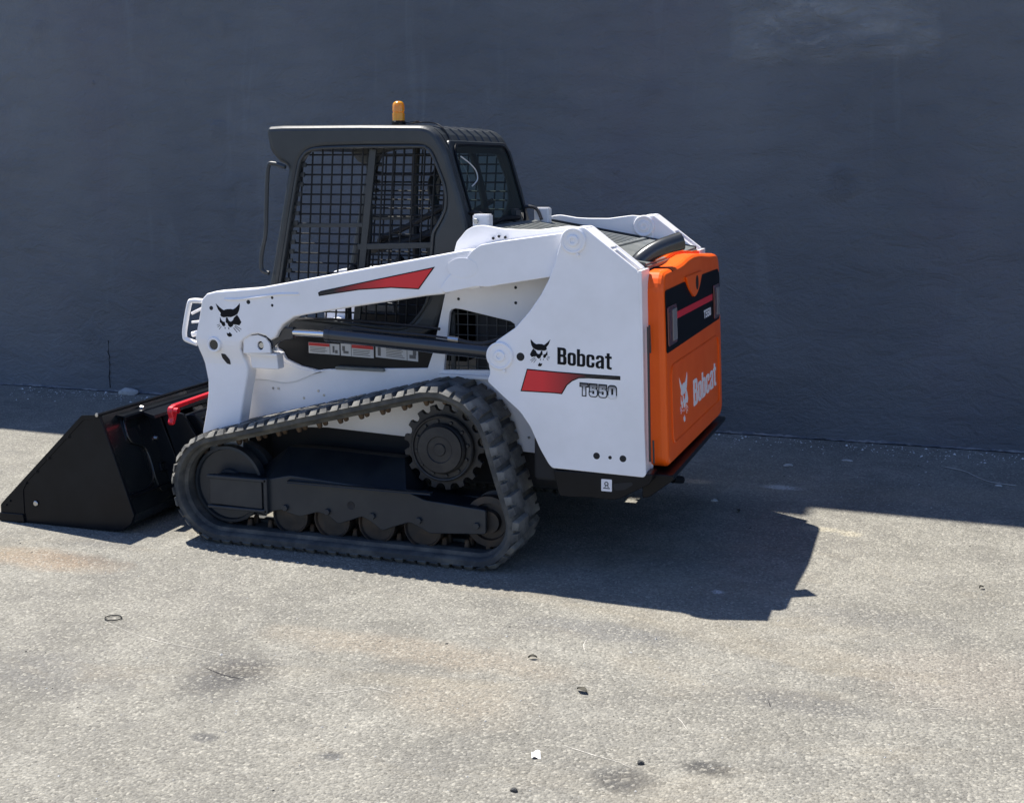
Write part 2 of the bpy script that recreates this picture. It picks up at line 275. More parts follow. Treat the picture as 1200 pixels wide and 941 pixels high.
STAINS = [(-0.20, -2.15, 0.20, 0.27, (0.080, 0.078, 0.076), 0.92, 0.30), (-0.16, -2.12, 0.10, 0.12, (0.045, 0.045, 0.045), 0.65, 0.2),
          (-1.55, -1.25, 0.30, 0.10, (0.09, 0.088, 0.085), 0.8), (-1.95, -1.55, 0.16, 0.12, (0.10, 0.097, 0.094), 0.75),
          (-1.75, -1.30, 0.55, 0.16, (0.27, 0.20, 0.135), 0.65), (0.35, -1.75, 0.75, 0.16, (0.30, 0.24, 0.17), 0.38), (0.65, -2.1, 0.35, 0.22, (0.32, 0.27, 0.20), 0.35),
          (1.30, -2.45, 0.12, 0.10, (0.06, 0.06, 0.06), 0.9), (1.52, -2.30, 0.12, 0.06, (0.05, 0.05, 0.05), 0.9), (0.42, -2.58, 0.05, 0.04, (0.09, 0.09, 0.09), 0.8),
          (-0.02, -2.60, 0.06, 0.04, (0.09, 0.09, 0.09), 0.8), (1.75, -1.75, 0.35, 0.10, (0.11, 0.108, 0.105), 0.6),
          (1.60, 0.28, 0.16, 0.05, (0.40, 0.365, 0.27), 0.7), (1.75, 0.25, 0.07, 0.06, (0.5, 0.45, 0.33), 0.5), (2.25, -1.4, 0.5, 0.35, (0.27, 0.23, 0.19), 0.3),
          (1.32, 1.02, 0.13, 0.06, (0.62, 0.62, 0.60), 0.7), (0.62, 1.05, 0.40, 0.05, (0.34, 0.25, 0.19), 0.6), (0.85, 1.0, 0.10, 0.06, (0.50, 0.40, 0.28), 0.8),
          (1.28, -0.77, 0.035, 0.03, (0.6, 0.6, 0.6), 0.85), (-1.62, -1.02, 0.30, 0.07, (0.12, 0.117, 0.112), 0.6), (0.95, -1.35, 0.40, 0.12, (0.13, 0.13, 0.128), 0.6), (-0.9, -2.35, 0.5, 0.2, (0.14, 0.137, 0.13), 0.5), (1.9, -0.9, 0.5, 0.15, (0.15, 0.147, 0.14), 0.4), (-1.9, -2.4, 0.4, 0.25, (0.13, 0.128, 0.122), 0.6)]
M['ground'] = ground_mat()

def wall_mat():
    m = bpy.data.materials.new('painted_stucco'); m.use_nodes = True; t = m.node_tree; N = t.nodes; L = t.links
    b = N['Principled BSDF']; b.inputs['Roughness'].default_value = 0.52; b.inputs['Specular IOR Level'].default_value = 0.45
    tc = N.new('ShaderNodeTexCoord'); P = tc.outputs['Object']
    def noise(sc, det, ro, scale=(1, 1, 1), off=0, dist=0.0):
        mp = N.new('ShaderNodeMapping'); mp.inputs['Scale'].default_value = scale; mp.inputs['Location'].default_value = (off, 0, off); L.new(P, mp.inputs[0])
        n = N.new('ShaderNodeTexNoise'); n.inputs['Scale'].default_value = sc; n.inputs['Detail'].default_value = det; n.inputs['Roughness'].default_value = ro
        n.inputs['Distortion'].default_value = dist; L.new(mp.outputs[0], n.inputs['Vector']); return n.outputs[0]
    def rng(v, a, b_, c=0.0, d=1.0):
        r = N.new('ShaderNodeMapRange'); r.inputs[1].default_value = a; r.inputs[2].default_value = b_; r.inputs[3].default_value = c; r.inputs[4].default_value = d
        L.new(v, r.inputs[0]); return r.outputs[0]
    def mix(f, a, b_):
        x = N.new('ShaderNodeMix'); x.data_type = 'RGBA'; L.new(f, x.inputs[0])
        for k, v in ((6, a), (7, b_)):
            if isinstance(v, tuple): x.inputs[k].default_value = (*v, 1)
            else: L.new(v, x.inputs[k])
        return x.outputs[2]
    def op(o, a, b_):
        x = N.new('ShaderNodeMath'); x.operation = o
        for k, v in ((0, a), (1, b_)):
            if isinstance(v, (float, int)): x.inputs[k].default_value = v
            else: L.new(v, x.inputs[k])
        return x.outputs[0]
    base = mix(rng(noise(0.5, 5, 0.55, off=4), 0.35, 0.65), (0.094, 0.107, 0.124), (0.145, 0.159, 0.175))
    base = mix(rng(noise(1.1, 6, 0.6, (1, 1, 0.35), 8), 0.5, 0.72, 0, 0.5), base, (0.118, 0.116, 0.142))
    base = mix(rng(noise(2.6, 6, 0.68, (1.3, 1, 0.16), 2, 0.8), 0.58, 0.78, 0, 0.6), base, (0.170, 0.196, 0.222))   # pale run marks
    base = mix(rng(noise(160, 1, 0.5), 0.80, 0.84, 0, 0.6), base, (0.25, 0.26, 0.28))
    # area of rough plaster repair, upper right, with a broken edge, and a smaller one above the cab
    sp = N.new('ShaderNodeSeparateXYZ'); L.new(P, sp.inputs[0])
    wob = op('MULTIPLY', op('SUBTRACT', noise(3.0, 6, 0.7, off=13), 0.5), 0.22)
    def patch(x0, x1, z0, soft):
        a = rng(op('ADD', sp.outputs[0], wob), x0, x0 + soft); b_ = rng(op('ADD', sp.outputs[0], wob), x1, x1 - soft); c = rng(op('ADD', sp.outputs[2], wob), z0, z0 + soft)
        return op('MULTIPLY', op('MULTIPLY', a, b_), c)
    p1 = patch(0.78, 2.08, 2.40, 0.09); p2 = patch(-2.1, -0.35, 2.27, 0.04)
    base = mix(op('MULTIPLY', p1, rng(noise(2.6, 6, 0.65, (0.6, 1, 1.2), 3), 0.35, 0.62, 0.25, 0.9)), base, (0.25, 0.27, 0.285))
    L.new(base, b.inputs['Base Color'])
    fine = noise(38, 6, 0.72, (0.85, 1, 1)); mid = noise(7, 7, 0.70, (0.6, 1, 1.1), 3, 0.8); big = noise(2.2, 3, 0.5, (0.5, 1, 1), 7)
    h = op('ADD', op('MULTIPLY', fine, 0.6), op('ADD', op('MULTIPLY', mid, 1.3), op('MULTIPLY', big, 2.0)))
    rough = op('MULTIPLY', p1, rng(noise(6.5, 7, 0.7, (0.6, 1, 1.4), 31, 0.5), 0.40, 0.60, 0, 0.7))
    h = op('ADD', h, op('ADD', rough, op('ADD', op('MULTIPLY', p1, 0.25), op('MULTIPLY', p2, 0.22))))
    h = op('ADD', h, op('MULTIPLY', rng(noise(1.7, 2, 0.4, (1, 1, 1), 51), 0.66, 0.72), op('MULTIPLY', noise(14, 6, 0.7, (1, 1, 1), 3, 1.5), 1.2)))
    bp = N.new('ShaderNodeBump'); bp.inputs['Strength'].default_value = 1.0; bp.inputs['Distance'].default_value = 0.020
    L.new(h, bp.inputs['Height']); L.new(bp.outputs[0], b.inputs['Normal'])
    return m
M['wall'] = wall_mat()

# ------------------------------------------------------------------ object helpers
def link(name, me, m, parent=None, smooth=None):
    o = bpy.data.objects.new(name, me); COL.objects.link(o)
    if m is not None and not me.materials: me.materials.append(m)
    if parent: o.parent = parent
    if smooth is not None:
        for p in me.polygons: p.use_smooth = True
        me.set_sharp_from_angle(angle=R(smooth))
    return o
def thing(o, label, cat, group=None):
    o['label'] = label; o['category'] = cat
    if group: o['group'] = group
    return o
def finish(bm, name, m, parent=None, smooth=None, recalc=True):
    if recalc: bmesh.ops.recalc_face_normals(bm, faces=bm.faces)
    me = bpy.data.meshes.new(name); bm.to_mesh(me); bm.free()
    return link(name, me, m, parent, smooth)
XZ = lambda s: (lambda u, v, w: (u, s * w, v))           # side plates: w = distance from the centre line
def GATE(u, v, w): return (1.064 + 0.018 * u - 0.035 * v + w, u, v)
def BACK(u, v, w): return (-1.531 - 0.368 * v + w, u, v)
def REARC(u, v, w): return (-0.047 + (1.85 - v) * 0.29 + w, u, v)

def plate(name, loops, w0, w1, mp, m, parent=None, bev=0.0, cuts=None, post=None, grow=0.0):
    """outline(s) with holes filled, given thickness w0..w1 and a rounded edge"""
    cu = bpy.data.curves.new('tmp', 'CURVE'); cu.dimensions = '2D'; cu.fill_mode = 'BOTH'
    for lp in loops:
        sp = cu.splines.new('POLY'); sp.points.add(len(lp) - 1)
        for p, q in zip(sp.points, lp): p.co = (q[0], q[1], 0, 1)
        sp.use_cyclic_u = True
    h = (w1 - w0) / 2
    cu.extrude = max(h - bev, 0.0002); cu.bevel_depth = bev; cu.bevel_resolution = 2; cu.offset = grow - bev
    ob = bpy.data.objects.new('tmp', cu); COL.objects.link(ob)
    me = bpy.data.meshes.new_from_object(ob); bpy.data.objects.remove(ob); bpy.data.curves.remove(cu)
    bm = bmesh.new(); bm.from_mesh(me); bpy.data.meshes.remove(me)
    bmesh.ops.remove_doubles(bm, verts=bm.verts, dist=0.00005)
    if cuts:
        for ax, vals in cuts:
            for c in vals:
                bmesh.ops.bisect_plane(bm, geom=bm.verts[:] + bm.edges[:] + bm.faces[:], plane_co=(c if ax == 0 else 0, c if ax == 1 else 0, 0), plane_no=(1 - ax, ax, 0))
    mid = (w0 + w1) / 2
    for v in bm.verts:
        u, vv, ww = v.co.x, v.co.y, v.co.z + mid
        if post: u, vv, ww = post(u, vv, ww)
        v.co = mp(u, vv, ww)
    me = bpy.data.meshes.new(name)
    bmesh.ops.recalc_face_normals(bm, faces=bm.faces); bm.to_mesh(me); bm.free(); me.materials.clear()
    for p in me.polygons: p.use_smooth = False
    return link(name, me, m, parent)

def box(name, x, y, z, m, parent=None, bev=0.004, bm=None):
    own = bm is None
    if own: bm = bmesh.new()
    r = bmesh.ops.create_cube(bm, size=1.0)
    for v in r['verts']:
        v.co = ((x[0] + x[1]) / 2 + v.co.x * (x[1] - x[0]), (y[0] + y[1]) / 2 + v.co.y * (y[1] - y[0]), (z[0] + z[1]) / 2 + v.co.z * (z[1] - z[0]))
    if own:
        if bev: bmesh.ops.bevel(bm, geom=bm.edges[:], offset=bev, segments=2, affect='EDGES')
        return finish(bm, name, m, parent)

def tube_bm(bm, pts, r, seg=8, closed=False, cap=True):
    pts = [Vector(p) for p in pts]; n = len(pts); rings = []
    for i, p in enumerate(pts):
        a = pts[(i - 1) % n] if (closed or i > 0) else p; b = pts[(i + 1) % n] if (closed or i < n - 1) else p
        t = (b - a).normalized()
        if i == 0: up = Vector((0, 0, 1)) if abs(t.z) < 0.9 else Vector((0, 1, 0))
        s = t.cross(up).normalized(); up = s.cross(t).normalized()
        rr = r[i] if isinstance(r, (list, tuple)) else r
        rings.append([bm.verts.new(p + (s * math.cos(2 * math.pi * k / seg) + up * math.sin(2 * math.pi * k / seg)) * rr) for k in range(seg)])
    for i in range(n if closed else n - 1):
        A, B = rings[i], rings[(i + 1) % n]
        for k in range(seg): bm.faces.new((A[k], A[(k + 1) % seg], B[(k + 1) % seg], B[k]))
    if cap and not closed: bm.faces.new(rings[0][::-1]); bm.faces.new(rings[-1])
def smooth_path(pts, k=4, closed=False):
    pts = [Vector(p) for p in pts]; n = len(pts); out = []
    rg = range(n if closed else n - 1)
    for i in rg:
        g = (lambda j: pts[j % n]) if closed else (lambda j: pts[min(max(j, 0), n - 1)])
        p0, p1, p2, p3 = g(i - 1), g(i), g(i + 1), g(i + 2)
        for q in range(k):
            t = q / k
            out.append(0.5 * ((2 * p1) + (p2 - p0) * t + (2 * p0 - 5 * p1 + 4 * p2 - p3) * t * t + (3 * p1 - p0 - 3 * p2 + p3) * t ** 3))
    if not closed: out.append(pts[-1])
    return out
def tube(name, pts, r, m, parent=None, seg=10, k=4, closed=False):
    bm = bmesh.new(); tube_bm(bm, smooth_path(pts, k, closed) if k > 1 else pts, r, seg, closed)
    return finish(bm, name, m, parent, smooth=40)
def lathe(name, prof, cx, cz, m, parent=None, seg=40, s=1, smooth=30):
    """prof: (radius, |y|) pairs turned about a sideways axle at (cx, cz)"""
    bm = bmesh.new(); rings = []
    for r, y in prof:
        if r < 1e-5: rings.append([bm.verts.new((cx, s * y, cz))])
        else: rings.append([bm.verts.new((cx + r * math.cos(2 * math.pi * k / seg), s * y, cz + r * math.sin(2 * math.pi * k / seg))) for k in range(seg)])
    for A, B in zip(rings, rings[1:]):
        for k in range(seg):
            a = A[k % len(A)]; a2 = A[(k + 1) % len(A)]; b = B[k % len(B)]; b2 = B[(k + 1) % len(B)]
            f = [a]; 
            for q in (a2, b2, b):
                if q not in f: f.append(q)
            if len(f) > 2: bm.faces.new(f)
    return finish(bm, name, m, parent, smooth=smooth)
def circ(cx, cy, r, n=20, ry=None): return [(cx + r * math.cos(2 * math.pi * k / n), cy + (ry or r) * math.sin(2 * math.pi * k / n)) for k in range(n)]
def rrect(x0, y0, x1, y1, r, n=4):
    rs = r if isinstance(r, (tuple, list)) else (r,) * 4   # bl, br, tr, tl
    out = []
    for (cx, cy, a0), rr in zip((((x0, y0, 180)), (x1, y0, 270), (x1, y1, 0), (x0, y1, 90)), rs):
        sx = 1 if cx == x0 else -1; sy = 1 if cy == y0 else -1
        if rr <= 0: out.append((cx, cy)); continue
        for k in range(n + 1):
            a = R(a0 + 90 * k / n); out.append((cx + sx * rr + rr * math.cos(a), cy + sy * rr + rr * math.sin(a)))
    return out
def round_poly(pts, r, n=3):
    """round the corners of a polygon"""
    out = []; L_ = len(pts)
    for i in range(L_):
        p0, p, p2 = Vector(pts[i - 1]), Vector(pts[i]), Vector(pts[(i + 1) % L_])
        d0, d2 = (p0 - p), (p2 - p); l = min(r, d0.length * 0.45, d2.length * 0.45)
        if d0.normalized().dot(d2.normalized()) < -0.995: out.append(tuple(p)); continue
        a = p + d0.normalized() * l; b = p + d2.normalized() * l
        for k in range(n + 1):
            t = k / n; out.append(tuple(a * (1 - t) ** 2 + p * 2 * t * (1 - t) + b * t * t))
    return out
def bolt(name, x, y, z, r, h, m, parent, s=-1, n=6):
    return plate(name, [circ(x, z, r, n)], y, y + h, XZ(s), m, parent, bev=min(0.0015, h / 3))

# ------------------------------------------------------------------ lettering (drawn as filled outlines)
def arcp(cx, cy, r, a0, a1, n=4): return [(cx + r * math.cos(R(a0 + (a1 - a0) * k / n)), cy + r * math.sin(R(a0 + (a1 - a0) * k / n))) for k in range(n + 1)]
G = {}
G['B'] = (0.52, [[(0, 0), (0.36, 0)] + arcp(0.36, 0.15, 0.15, -90, 0)[1:] + [(0.51, 0.38)] + arcp(0.39, 0.40, 0.12, 0, 70)[1:] + [(0.44, 0.54)] + arcp(0.37, 0.64, 0.12, -20, 0)[1:] + [(0.49, 0.84)] + arcp(0.34, 0.85, 0.15, 0, 90) + [(0, 1)],
                rrect(0.18, 0.60, 0.315, 0.85, (0, .03, .04, 0)), rrect(0.18, 0.15, 0.325, 0.46, (0, .04, .04, 0))])
G['o'] = (0.47, [rrect(0, 0, 0.46, 0.76, 0.17, 5), rrect(0.165, 0.13, 0.295, 0.63, 0.06)])
G['b'] = (0.47, [[(0, 0), (0.30, 0)] + arcp(0.30, 0.16, 0.16, -90, 0)[1:] + arcp(0.30, 0.60, 0.16, 0, 90) + [(0.22, 0.75), (0.165, 0.71), (0.165, 1), (0, 1)], rrect(0.165, 0.13, 0.295, 0.63, (0.02, 0.05, 0.05, 0.02))])
G['c'] = (0.46, [[(0.45, 0.46), (0.45, 0.60)] + arcp(0.29, 0.60, 0.16, 0, 90)[1:] + arcp(0.16, 0.60, 0.16, 90, 180) + arcp(0.16, 0.16, 0.16, 180, 270) + arcp(0.29, 0.16, 0.16, 270, 360) + [(0.45, 0.30), (0.29, 0.30), (0.29, 0.18)] + arcp(0.228, 0.18, 0.062, 0, -180) + arcp(0.228, 0.58, 0.062, 180, 0) + [(0.29, 0.46)]])
G['a'] = (0.47, [[(0.30, 0), (0.46, 0), (0.46, 0.60)] + arcp(0.30, 0.60, 0.16, 0, 90)[1:] + arcp(0.18, 0.60, 0.16, 90, 180) + [(0.02, 0.52), (0.17, 0.52), (0.17, 0.58)] + arcp(0.235, 0.58, 0.062, 180, 0) + [(0.297, 0.49), (0.10, 0.40), (0, 0.30), (0, 0.14), (0.05, 0.03), (0.13, 0), (0.22, 0), (0.29, 0.06)], [(0.165, 0.15), (0.20, 0.11), (0.26, 0.12), (0.297, 0.17), (0.297, 0.37), (0.20, 0.32), (0.165, 0.27)]])
G['t'] = (0.38, [[(0.09, 0.93), (0.25, 0.93), (0.25, 0.76), (0.36, 0.76), (0.36, 0.63), (0.25, 0.63), (0.25, 0.17), (0.28, 0.125), (0.36, 0.125), (0.36, 0), (0.20, 0), (0.12, 0.03), (0.09, 0.10), (0.09, 0.63), (0, 0.63), (0, 0.76), (0.09, 0.76)]])
G['T'] = (0.62, [[(0.21, 0), (0.42, 0), (0.42, 0.80), (0.62, 0.80), (0.62, 1), (0, 1), (0, 0.80), (0.21, 0.80)]])
G['5'] = (0.64, [[(0, 0.30), (0, 0.18)] + arcp(0.18, 0.18, 0.18, 180, 270)[1:] + arcp(0.45, 0.18, 0.18, 270, 360) + arcp(0.45, 0.47, 0.18, 0, 90) + [(0.22, 0.65), (0.22, 0.80), (0.60, 0.80), (0.60, 1), (0.02, 1), (0.02, 0.44), (0.20, 0.44), (0.24, 0.48), (0.38, 0.48), (0.42, 0.44), (0.42, 0.22), (0.38, 0.18), (0.25, 0.18), (0.21, 0.22), (0.21, 0.30)]])
G['0'] = (0.64, [rrect(0, 0, 0.63, 1, 0.2, 5), rrect(0.215, 0.19, 0.415, 0.81, 0.07)])
def lettering(name, text, org, xdir, height, wscale, mp, w0, w1, m, parent, grow=0.0, shear=0.0, gap=0.05):
    loops = []; x = 0
    dx, dy = Vector(xdir).normalized()
    for ch in text:
        wd, gl = G[ch]
        for lp in gl:
            loops.append([(org[0] + ((x + px) * wscale + shear * py) * height * dx, org[1] + ((x + px) * wscale + shear * py) * height * dy + py * height) for px, py in lp])
        x += wd + gap
    return plate(name, loops, w0, w1, mp, m, parent, grow=grow)

# wildcat head emblem, unit = head height, origin at the centre
def E(*p): return [((x - 430) / 610.0, (545 - y) / 610.0) for x, y in p]
CAT = [E((170, 240), (250, 310), (300, 345), (335, 365), (370, 352), (400, 345), (480, 342), (530, 350), (570, 330), (610, 300), (650, 262), (672, 235), (674, 290), (655, 370), (620, 430), (560, 465), (480, 490), (400, 486), (330, 495), (280, 480), (260, 450), (272, 415), (215, 350)),
       E((252, 490), (268, 530), (290, 562), (320, 578), (352, 580), (348, 600), (358, 640), (330, 662), (300, 650), (275, 612), (270, 598), (243, 592)),
       E((378, 497), (410, 499), (420, 530), (440, 560), (470, 573), (500, 565), (525, 540), (545, 500), (610, 447), (650, 500), (695, 585), (650, 640), (600, 630), (530, 622), (510, 655), (470, 677), (430, 662), (412, 628), (405, 605), (368, 588)),
       E((382, 778), (405, 787), (425, 790), (443, 765), (490, 812), (480, 846), (425, 852), (392, 826)),
       E((340, 685), (352, 678), (360, 695), (350, 710)), E((415, 690), (430, 680), (440, 700), (428, 716)),
       E((525, 690), (532, 684), (605, 768), (598, 772)), E((548, 668), (556, 662), (665, 748), (658, 754)), E((560, 648), (566, 640), (692, 712), (688, 719)),
       E((178, 640), (240, 618), (242, 624), (182, 646)), E((192, 672), (250, 638), (254, 644), (198, 678)), E((222, 712), (268, 660), (274, 664), (230, 716))]
def emblem(name, cx, cz, h, wd, flip, mp, w0, w1, m, parent, skew=0.0):
    loops = [[(cx + (-1 if flip else 1) * x * h * wd, cz + y * h + skew * x * h) for x, y in lp] for lp in CAT]
    return plate(name, loops, w0, w1, mp, m, parent)

# ================================================================== THE SETTING
def ground():
    bm = bmesh.new()
    bmesh.ops.create_grid(bm, x_segments=60, y_segments=60, size=1)
    for v in bm.verts: v.co = (v.co.x * 60, v.co.y * 60, 0)
    o = finish(bm, 'asphalt_ground', M['ground']); o['kind'] = 'structure'; return o
ground()

def wall():
    """tall painted wall; its top climbs to the right"""
    bm = bmesh.new(); nx = 190; X0, X1 = -22.0, 16.0
    yw = lambda x: 2.336 - 0.0158 * x
    top = lambda x: 6.32 + (min(max(x, -9), 6) + 6.57) * 0.196 + (0.8 if -4.2 < x < -1.86 else 0.0)   # unseen raised section, added so its shadow covers the lit strip behind the loader
    rows = []
    for i in range(nx + 1):
        x = X0 + (X1 - X0) * i / nx
        rows.append((bm.verts.new((x, yw(x), -0.3)), bm.verts.new((x, yw(x), top(x))), bm.verts.new((x, yw(x) + 0.3, top(x))), bm.verts.new((x, yw(x) + 0.3, -0.3))))
    for a, b in zip(rows, rows[1:]):
        for k in range(4): bm.faces.new((a[k], b[k], b[(k + 1) % 4], a[(k + 1) % 4]))
    bm.faces.new(rows[0]); bm.faces.new(rows[-1][::-1])
    o = finish(bm, 'painted_wall', M['wall'])
    thing(o, 'tall dark slate blue painted stucco wall behind the loader', 'wall')
    rnd = random.Random(4)
    bm = bmesh.new()   # uneven mortar fillet where the wall meets the asphalt
    rnd = random.Random(4); prev = None
    n = 700
    for i in range(n + 1):
        x = -8 + 14 * i / n; d = 0.006 + rnd.uniform(0, 0.010) + 0.004 * math.sin(i * 0.21); h = 0.005 + rnd.uniform(0, 0.009) + 0.003 * math.sin(i * 0.13)
        ring = [bm.verts.new((x, yw(x) - d, -0.002)), bm.verts.new((x, yw(x) - d * 0.6, h)), bm.verts.new((x, yw(x) + 0.004, h * 1.4))]
        if prev:
            for k in range(2): bm.faces.new((prev[k], ring[k], ring[k + 1], prev[k + 1]))
        prev = ring
    finish(bm, 'mortar_fillet', M['fillet'], o)
    bm = bmesh.new(); px_ = [(-8 + 14 * i / 500, yw(-8 + 14 * i / 500) - 0.017 - rnd.uniform(0, 0.008), 0.001) for i in range(501)]
    tube_bm(bm, px_, [rnd.uniform(0.002, 0.008) for _ in px_], 5); finish(bm, 'base_joint', M['crack'], o)
    # crack with lumps near the left end and a bolt hole with scar
    bm = bmesh.new(); x = -4.17
    pts = [(x + rnd.uniform(-0.008, 0.008) - 0.0 * k, yw(x) - 0.001, 0.03 + k * 0.032) for k in range(13)]
    tube_bm(bm, pts, [0.0012 + rnd.uniform(0, 0.0045) for _ in pts], 5)
    finish(bm, 'wall_crack', M['crack'], o)
    lathe('bolt_hole', [(0.0, 0.004), (0.014, 0.004), (0.018, 0.0)], 0, 0, M['crack'], o, 12)
    h = bpy.data.objects[[k.name for k in o.children if k.name.startswith('bolt_hole')][0]]; h.location = (0.745, yw(0.745) - 0.0045, 1.416)
    for (cx, cz, rr, sd_) in ((0.745, 1.416, 0.07, 1), (0.03, 1.75, 0.035, 2), (-4.2, 2.45, 0.02, 3)):
        bm = bmesh.new(); q = random.Random(sd_); n = 18
        c0 = bm.verts.new((cx, yw(cx) - 0.006, cz)); ring1 = []; ring2 = []
        for k in range(n):
            a = 2 * math.pi * k / n; r1 = rr * q.uniform(0.45, 0.6); r2 = rr * q.uniform(0.8, 1.15)
            ring1.append(bm.verts.new((cx + r1 * math.cos(a), yw(cx) - q.uniform(0.003, 0.007), cz + r1 * math.sin(a))))
            ring2.append(bm.verts.new((cx + r2 * math.cos(a), yw(cx) + 0.001, cz + r2 * math.sin(a))))
        for k in range(n):
            bm.faces.new((c0, ring1[k], ring1[(k + 1) % n])); bm.faces.new((ring1[k], ring2[k], ring2[(k + 1) % n], ring1[(k + 1) % n]))
        finish(bm, 'filler_scar', M['wall'], o)
    return o
M['fillet'] = mat('chipped_mortar', (0.10, 0.11, 0.13), 0.8, bump=0.6, bscale=60, col2=(0.28, 0.28, 0.28), vscale=9)
M['crack'] = mat('crack_dark', (0.012, 0.012, 0.014), 0.9)
wall()

# ================================================================== THE LOADER
root = bpy.data.objects.new('compact_track_loader', None); COL.objects.link(root)
thing(root, 'white and orange compact track loader with black bucket lowered on the asphalt', 'track loader')

# ---- track path: belt outer surface over front idler, drive sprocket, rear idler
CIR = [((-1.08, 0.270), 0.253), ((0.015, 0.512), 0.285), ((0.215, 0.202), 0.185)]
def hull_path(n=420):
    def tang(A, B):   # outer tangent keeping the loop on the left-hand side (clockwise seen from -y)
        (ax, az), ra = A; (bx, bz), rb = B
        d = Vector((bx - ax, bz - az)); L_ = d.length; th = math.atan2(d.y, d.x); al = math.acos((ra - rb) / L_)
        return th + al
    ang = [tang(CIR[i], CIR[(i + 1) % 3]) for i in range(3)]
    pts = []
    for i in range(3):
        (cx, cz), r = CIR[i]; a_in = ang[i - 1]; a_out = ang[i]
        while a_in < a_out: a_in += 2 * math.pi
        steps = 40
        for k in range(steps + 1):
            a = a_in + (a_out - a_in) * k / steps
            pts.append(Vector((cx + r * math.cos(a), cz + r * math.sin(a))))
    # resample evenly
    P = pts + [pts[0]]; cum = [0]
    for a, b in zip(P, P[1:]): cum.append(cum[-1] + (b - a).length)
    tot = cum[-1]; out = []; j = 0
    for i in range(n):
        s = tot * i / n
        while cum[j + 1] < s: j += 1
        t = (s - cum[j]) / max(1e-9, cum[j + 1] - cum[j]); out.append(P[j].lerp(P[j + 1], t))
    return out, tot
PATH, PLEN = hull_path()
def path_at(f):
    n = len(PATH); x = (f % 1) * n; i = int(x); t = x - i
    p = PATH[i % n].lerp(PATH[(i + 1) % n], t); d = (PATH[(i + 1) % n] - PATH[i % n]).normalized()
    return p, d, Vector((-d.y, d.x))      # outward normal for clockwise travel
def belt(s, parent_name='rubber_track'):
    bm = bmesh.new(); n = len(PATH); prev = None; first = None
    # cross-section (|y|, offset from outer surface inward)
    sec = [(0.838, 0.004), (0.838, 0.026), (0.828, 0.034), (0.800, 0.036), (0.792, 0.052), (0.735, 0.052), (0.728, 0.040), (0.628, 0.040), (0.621, 0.052), (0.564, 0.052), (0.556, 0.036), (0.528, 0.034), (0.518, 0.026), (0.518, 0.004), (0.524, 0.0), (0.832, 0.0)]
    for i in range(n):
        p, d, nn = path_at(i / n)
        if nn.dot(p - Vector((-0.4, 0.35))) < 0: nn = -nn
        ring = [bm.verts.new((p.x - nn.x * o_, s * y, p.y - nn.y * o_)) for y, o_ in sec]
        if prev:
            for k in range(len(sec)): bm.faces.new((prev[k], ring[k], ring[(k + 1) % len(sec)], prev[(k + 1) % len(sec)]))
        else: first = ring
        prev = ring
    for k in range(len(sec)): bm.faces.new((prev[k], first[k], first[(k + 1) % len(sec)], prev[(k + 1) % len(sec)]))
    return finish(bm, parent_name, M['rubber'], root, smooth=35)
def lug_mesh(name, ya, yb, la, lb, h, notch):
    """tread block: local x along the track, z outward, y across; tapered, with a notch cut in its outer end"""
    bm = bmesh.new()
    base = [(-la, ya), (-notch, ya), (-notch * 0.7, ya + (yb - ya) * 0.22), (notch * 0.9, ya + (yb - ya) * 0.22), (notch * 1.1, ya), (la, ya), (lb, yb), (-lb * 1.1, yb)]
    cx = sum(p[0] for p in base) / 8; cy = sum(p[1] for p in base) / 8
    lo = [bm.verts.new((x, y, -0.004)) for x, y in base]; hi = [bm.verts.new((cx + (x - cx) * 0.84, (y + (0.024 if ya < yb else -0.024) * (1 if abs(y - ya) < 0.05 else 0)) if abs(y - ya) < 0.05 else cy + (y - cy) * 0.95, h)) for x, y in base]
    n = len(base)
    for k in range(n): bm.faces.new((lo[k], lo[(k + 1) % n], hi[(k + 1) % n], hi[k]))
    bm.faces.new(hi); bm.faces.new(lo[::-1]); bmesh.ops.recalc_face_normals(bm, faces=bm.faces)
    me = bpy.data.meshes.new(name); bm.to_mesh(me); bm.free(); me.materials.append(M['tread']); return me
def guide_mesh():
    bm = bmesh.new(); r = bmesh.ops.create_cube(bm, size=1.0)
    for v in r['verts']:
        k = 0.6 if v.co.z < 0 else 1.0
        v.co = (v.co.x * 0.030 * k, v.co.y * 0.034 * k, v.co.z * 0.045 - 0.060)
    bmesh.ops.bevel(bm, geom=bm.edges[:], offset=0.005, segments=1, affect='EDGES')
    me = bpy.data.meshes.new('guide_lug'); bm.to_mesh(me); bm.free(); me.materials.append(M['rust']); return me
GM = guide_mesh()
NL = 38
